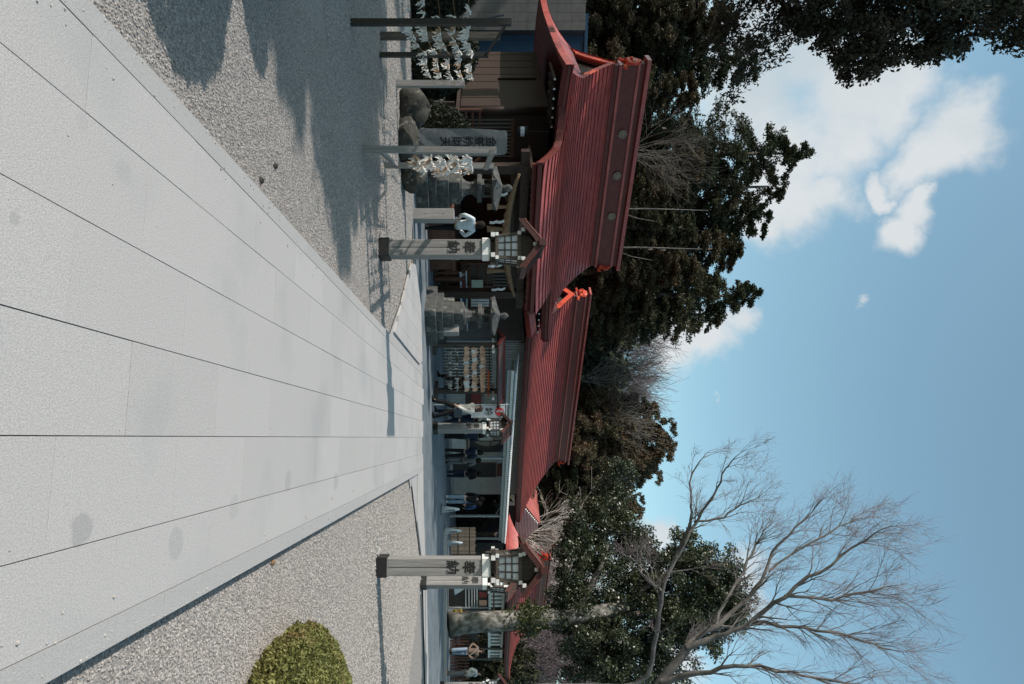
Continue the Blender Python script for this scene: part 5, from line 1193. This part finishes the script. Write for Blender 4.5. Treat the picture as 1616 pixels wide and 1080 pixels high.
shrub('grey bare tree crown above the middle of the hall ridge', 985, 240, 36, .8, shD)
shrub('grey bare twigs behind the middle of the office roof', 905, 600, 46, 1.1, shC)
shrub('grey bare twigs behind the right part of the office roof', 905, 660, 46, 1.0, shC)
for k, (X, Y, d, s) in enumerate(((800, 1010, 47, 1.6), (800, 1050, 46, 1.6), (805, 1085, 45, 1.7), (800, 970, 50, 1.6), (800, 930, 52, 1.5), (810, 1030, 54, 1.9))):
    shrub('mauve bare bush in the thicket beyond the gate roof', X, Y, d, s, shB, 'bare thicket bushes at right')
for k, (X, Y, d, s) in enumerate(((950, 560, 71, 1.25), (962, 585, 72, 1.2), (955, 610, 70, 1.15), (935, 640, 71, 1.2), (965, 540, 73, 1.3), (930, 625, 76, 1.4), (915, 650, 74, 1.4), (890, 670, 76, 1.4))):
    shrub('mauve bare tree on the hill beyond the office roof', X, Y, d, s, shB, 'bare trees on the hill')
# pale slim trunks in front of the grove
for Y, X0, X1, d in ((331, 930, 1120, 37), (392, 925, 1110, 37.5)):
    p = W(CX, Y, d); t = thing('slim_trunk', 'slim pale bare trunk %s the right crest of the hall ridge' % ('just left of' if Y < 337 else 'behind, well right of'), 'tree', (p.x, p.y, GZ))
    top = W(X1, Y-3, d).z; mb = MB(); mb.tube([(0, 0, 0), (.03, 0, top*.4), (-.05, 0, top*.75), (.05, 0, top)], [.06, .055, .04, .012], 7)
    mb.tube([(0, 0, top*.62), (.5, 0, top*.72), (.7, 0, top*.8)], [.035, .025, .01], 5); mb.build('trunk', bark_grey, t, smooth=True)
# evergreen masses low behind the roofs
lowm = lobed_crown([((0, 0, 2.2), 2.2, 1), ((1.6, .4, 1.7), 1.6, 1), ((-1.7, .2, 1.8), 1.6, 1.05), ((.3, .2, 3.6), 1.4, 1)], 46, .26, 9, cedar_m, .6, .5)
for X, Y, d, s, lb in ((880, 570, 44, 1.5, 'dark evergreen bush above the middle of the office roof'), (850, 640, 43, 1.2, 'low dark evergreen bush behind the office roof, right of the middle'), (820, 1045, 44, .9, 'green bush behind the right end of the gate roof'),
                       (810, 760, 43, 1.3, 'dark evergreen bush at the right end of the office roof'), (880, 520, 42, 1.3, 'dark evergreen bush between hall roof and office roof')):
    p = W(X, Y, d); t = thing('evergreen_bush', lb, 'bush', (p.x, p.y, GZ), random.uniform(0, 6), 'evergreen bushes behind the roofs')
    o = link('crown', lowm, t); h = p.z+1.5*s; o.scale = (s, s, max(.8, h/5.0)); 
    MB().tube([(0, 0, 0), (0, 0, h*.5)], .12, 6).build('trunk', bark, t)
for X, Y, d, s, lb in ((1003, 575, 56, 2.3, 'dark round evergreen on the slope above the middle of the office roof'), (985, 612, 57, 2.1, 'dark evergreen on the slope right of the round one'), (978, 545, 57, 2.1, 'dark evergreen on the slope left of the round one')):
    p = W(X, Y, d); t = thing('evergreen_tree', lb, 'tree', (p.x, p.y, GZ), random.uniform(0, 6), 'evergreens on the slope')
    o = link('crown', lowm, t); o.location = (0, 0, p.z-GZ-5.0*s); o.scale = (s, s, s*1.0); MB().tube([(0, 0, 0), (0, 0, p.z-3.4*s)], .2, 6).build('trunk', bark, t)
# hill
mb = MB(); P = []
for j in range(14):
    y = 50+j*6; row = []
    for i in range(25):
        x = -110+i*10; row.append((x, y+2*math.sin(i*1.3), GZ+.05+(0 if j == 0 else (1-math.exp(-j*.55))*(19+1.5*math.sin(i*.7)+1.2*math.sin(i*1.9+1)))*(1.0 if x < 12 else .66)))
    P.append(row)
mb.grid(P); struct(mb.build('hill', hill_m, smooth=True))

# clipped shrubs
def clipped(label, loc, rx, ry, rz, n, leaf, m, inner, seed, group=None, zc=None):
    r = np.random.default_rng(seed); t = thing('clipped_shrub', label, 'shrub', loc, 0, group)
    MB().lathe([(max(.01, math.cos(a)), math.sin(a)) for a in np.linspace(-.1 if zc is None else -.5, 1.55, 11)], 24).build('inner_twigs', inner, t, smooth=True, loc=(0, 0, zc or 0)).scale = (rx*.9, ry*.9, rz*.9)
    o = rand_unit(n, r)
    if zc is None: o[:, 2] = np.abs(o[:, 2])
    else: o[:, 2] = np.where(o[:, 2] < -.45, -o[:, 2], o[:, 2])
    lump = 1+.006*np.sin(o[:, 0]*9+seed)*np.sin(o[:, 1]*11)+.008*np.sin(o[:, 2]*25+o[:, 0]*21)+.008*np.sin(o[:, 1]*33+o[:, 2]*29)
    c = o*np.array([rx, ry, rz])*(lump*r.uniform(.94, 1.012, n))[:, None]+np.array([0, 0, zc or 0])
    V, Q = leaves(c, leaf, r, .45, o, .42); link('foliage', fast_mesh('foliage', V, Q, m), t); return t
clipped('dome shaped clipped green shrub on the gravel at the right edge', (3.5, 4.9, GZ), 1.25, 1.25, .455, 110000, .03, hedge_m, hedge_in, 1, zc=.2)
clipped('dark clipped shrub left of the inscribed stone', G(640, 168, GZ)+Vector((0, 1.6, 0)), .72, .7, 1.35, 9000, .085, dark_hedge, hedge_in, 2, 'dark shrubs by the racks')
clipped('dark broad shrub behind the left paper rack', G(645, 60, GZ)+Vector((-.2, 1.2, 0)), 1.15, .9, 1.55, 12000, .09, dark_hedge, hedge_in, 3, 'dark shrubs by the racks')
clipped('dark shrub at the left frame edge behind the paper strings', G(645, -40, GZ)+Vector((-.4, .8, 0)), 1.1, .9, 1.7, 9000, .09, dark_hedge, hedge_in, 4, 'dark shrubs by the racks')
near_hedge = near_fol
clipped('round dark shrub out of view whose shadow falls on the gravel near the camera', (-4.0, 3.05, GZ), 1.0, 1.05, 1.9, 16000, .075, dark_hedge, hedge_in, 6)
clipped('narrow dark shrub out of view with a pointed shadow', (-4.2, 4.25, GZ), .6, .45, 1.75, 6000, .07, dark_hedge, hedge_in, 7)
bf = thing('bamboo_screen', 'tan bamboo screen standing beyond the cones under the gate eaves', 'screen', (9.6, 33.4, GZ), R(18))
for k in range(22): MB().lathe([(.03, 0), (.03, 1.25+.06*random.random())], 7).build('cane', wood_pale, bf, loc=(k*.075, 0, 0))
for z in (.35, .95): MB().box((-.05, -.045, z), (1.7, -.02, z+.05)).build('screen_rail', wood_dark, bf)
gm = MB()
for k in range(260):
    sd_ = random.choice((-1, 1, -1, 1, -1, 1, 0)); o_ = CEN+(sd_*(1.318-.25*random.random()**3) if sd_ else random.uniform(-1.2, 1.2)); T_ = 2+9*random.random()**1.5; p = pw(o_, T_, .001); r_ = random.uniform(.0022, .005) if not sd_ else random.uniform(.003, .009)
    gm.lathe([(r_, 0), (r_*.8, r_*.7), (r_*.2, r_)], 5, (p.x, p.y), random.random())
gm.build('grit', pebble_m, kind='stuff')
# small stray stones
for (X, Y) in ((428, 888), (410, 285), (432, 262)):
    o = MB().lathe([(.02, 0), (.03, .012), (.015, .03)], 7).build('stray_stone', rock_m if Y < 500 else straw, loc=G(X, Y, GZ)); tag(o, 'stray stone on the gravel %s' % ('against the right kerb' if Y > 500 else 'left of the path, %s of two' % ('nearer' if X == 410 else 'farther')), 'stone')

# ------------------------------------------------------------------ bake the clothed figures to plain meshes
bpy.context.view_layer.update(); dg = bpy.context.evaluated_depsgraph_get()
new = [(o, bpy.data.meshes.new_from_object(o.evaluated_get(dg))) for o in SKINS]
for o, me in new: o.modifiers.clear(); o.data = me

tmesh = {}
for o in TEXTS:                                          # lettering becomes plain meshes too; copied lanterns share them
    cu = o.data; tmesh[cu] = bpy.data.meshes.new_from_object(o.evaluated_get(dg))
for o in [o for o in C.objects if o.type == 'FONT']:
    me = tmesh[o.data]; n_ = link('lettering', me, o.parent, label=None); n_.matrix_basis = o.matrix_basis.copy()
    nm = o.name.split('.')[0]; bpy.data.objects.remove(o); n_.name = nm
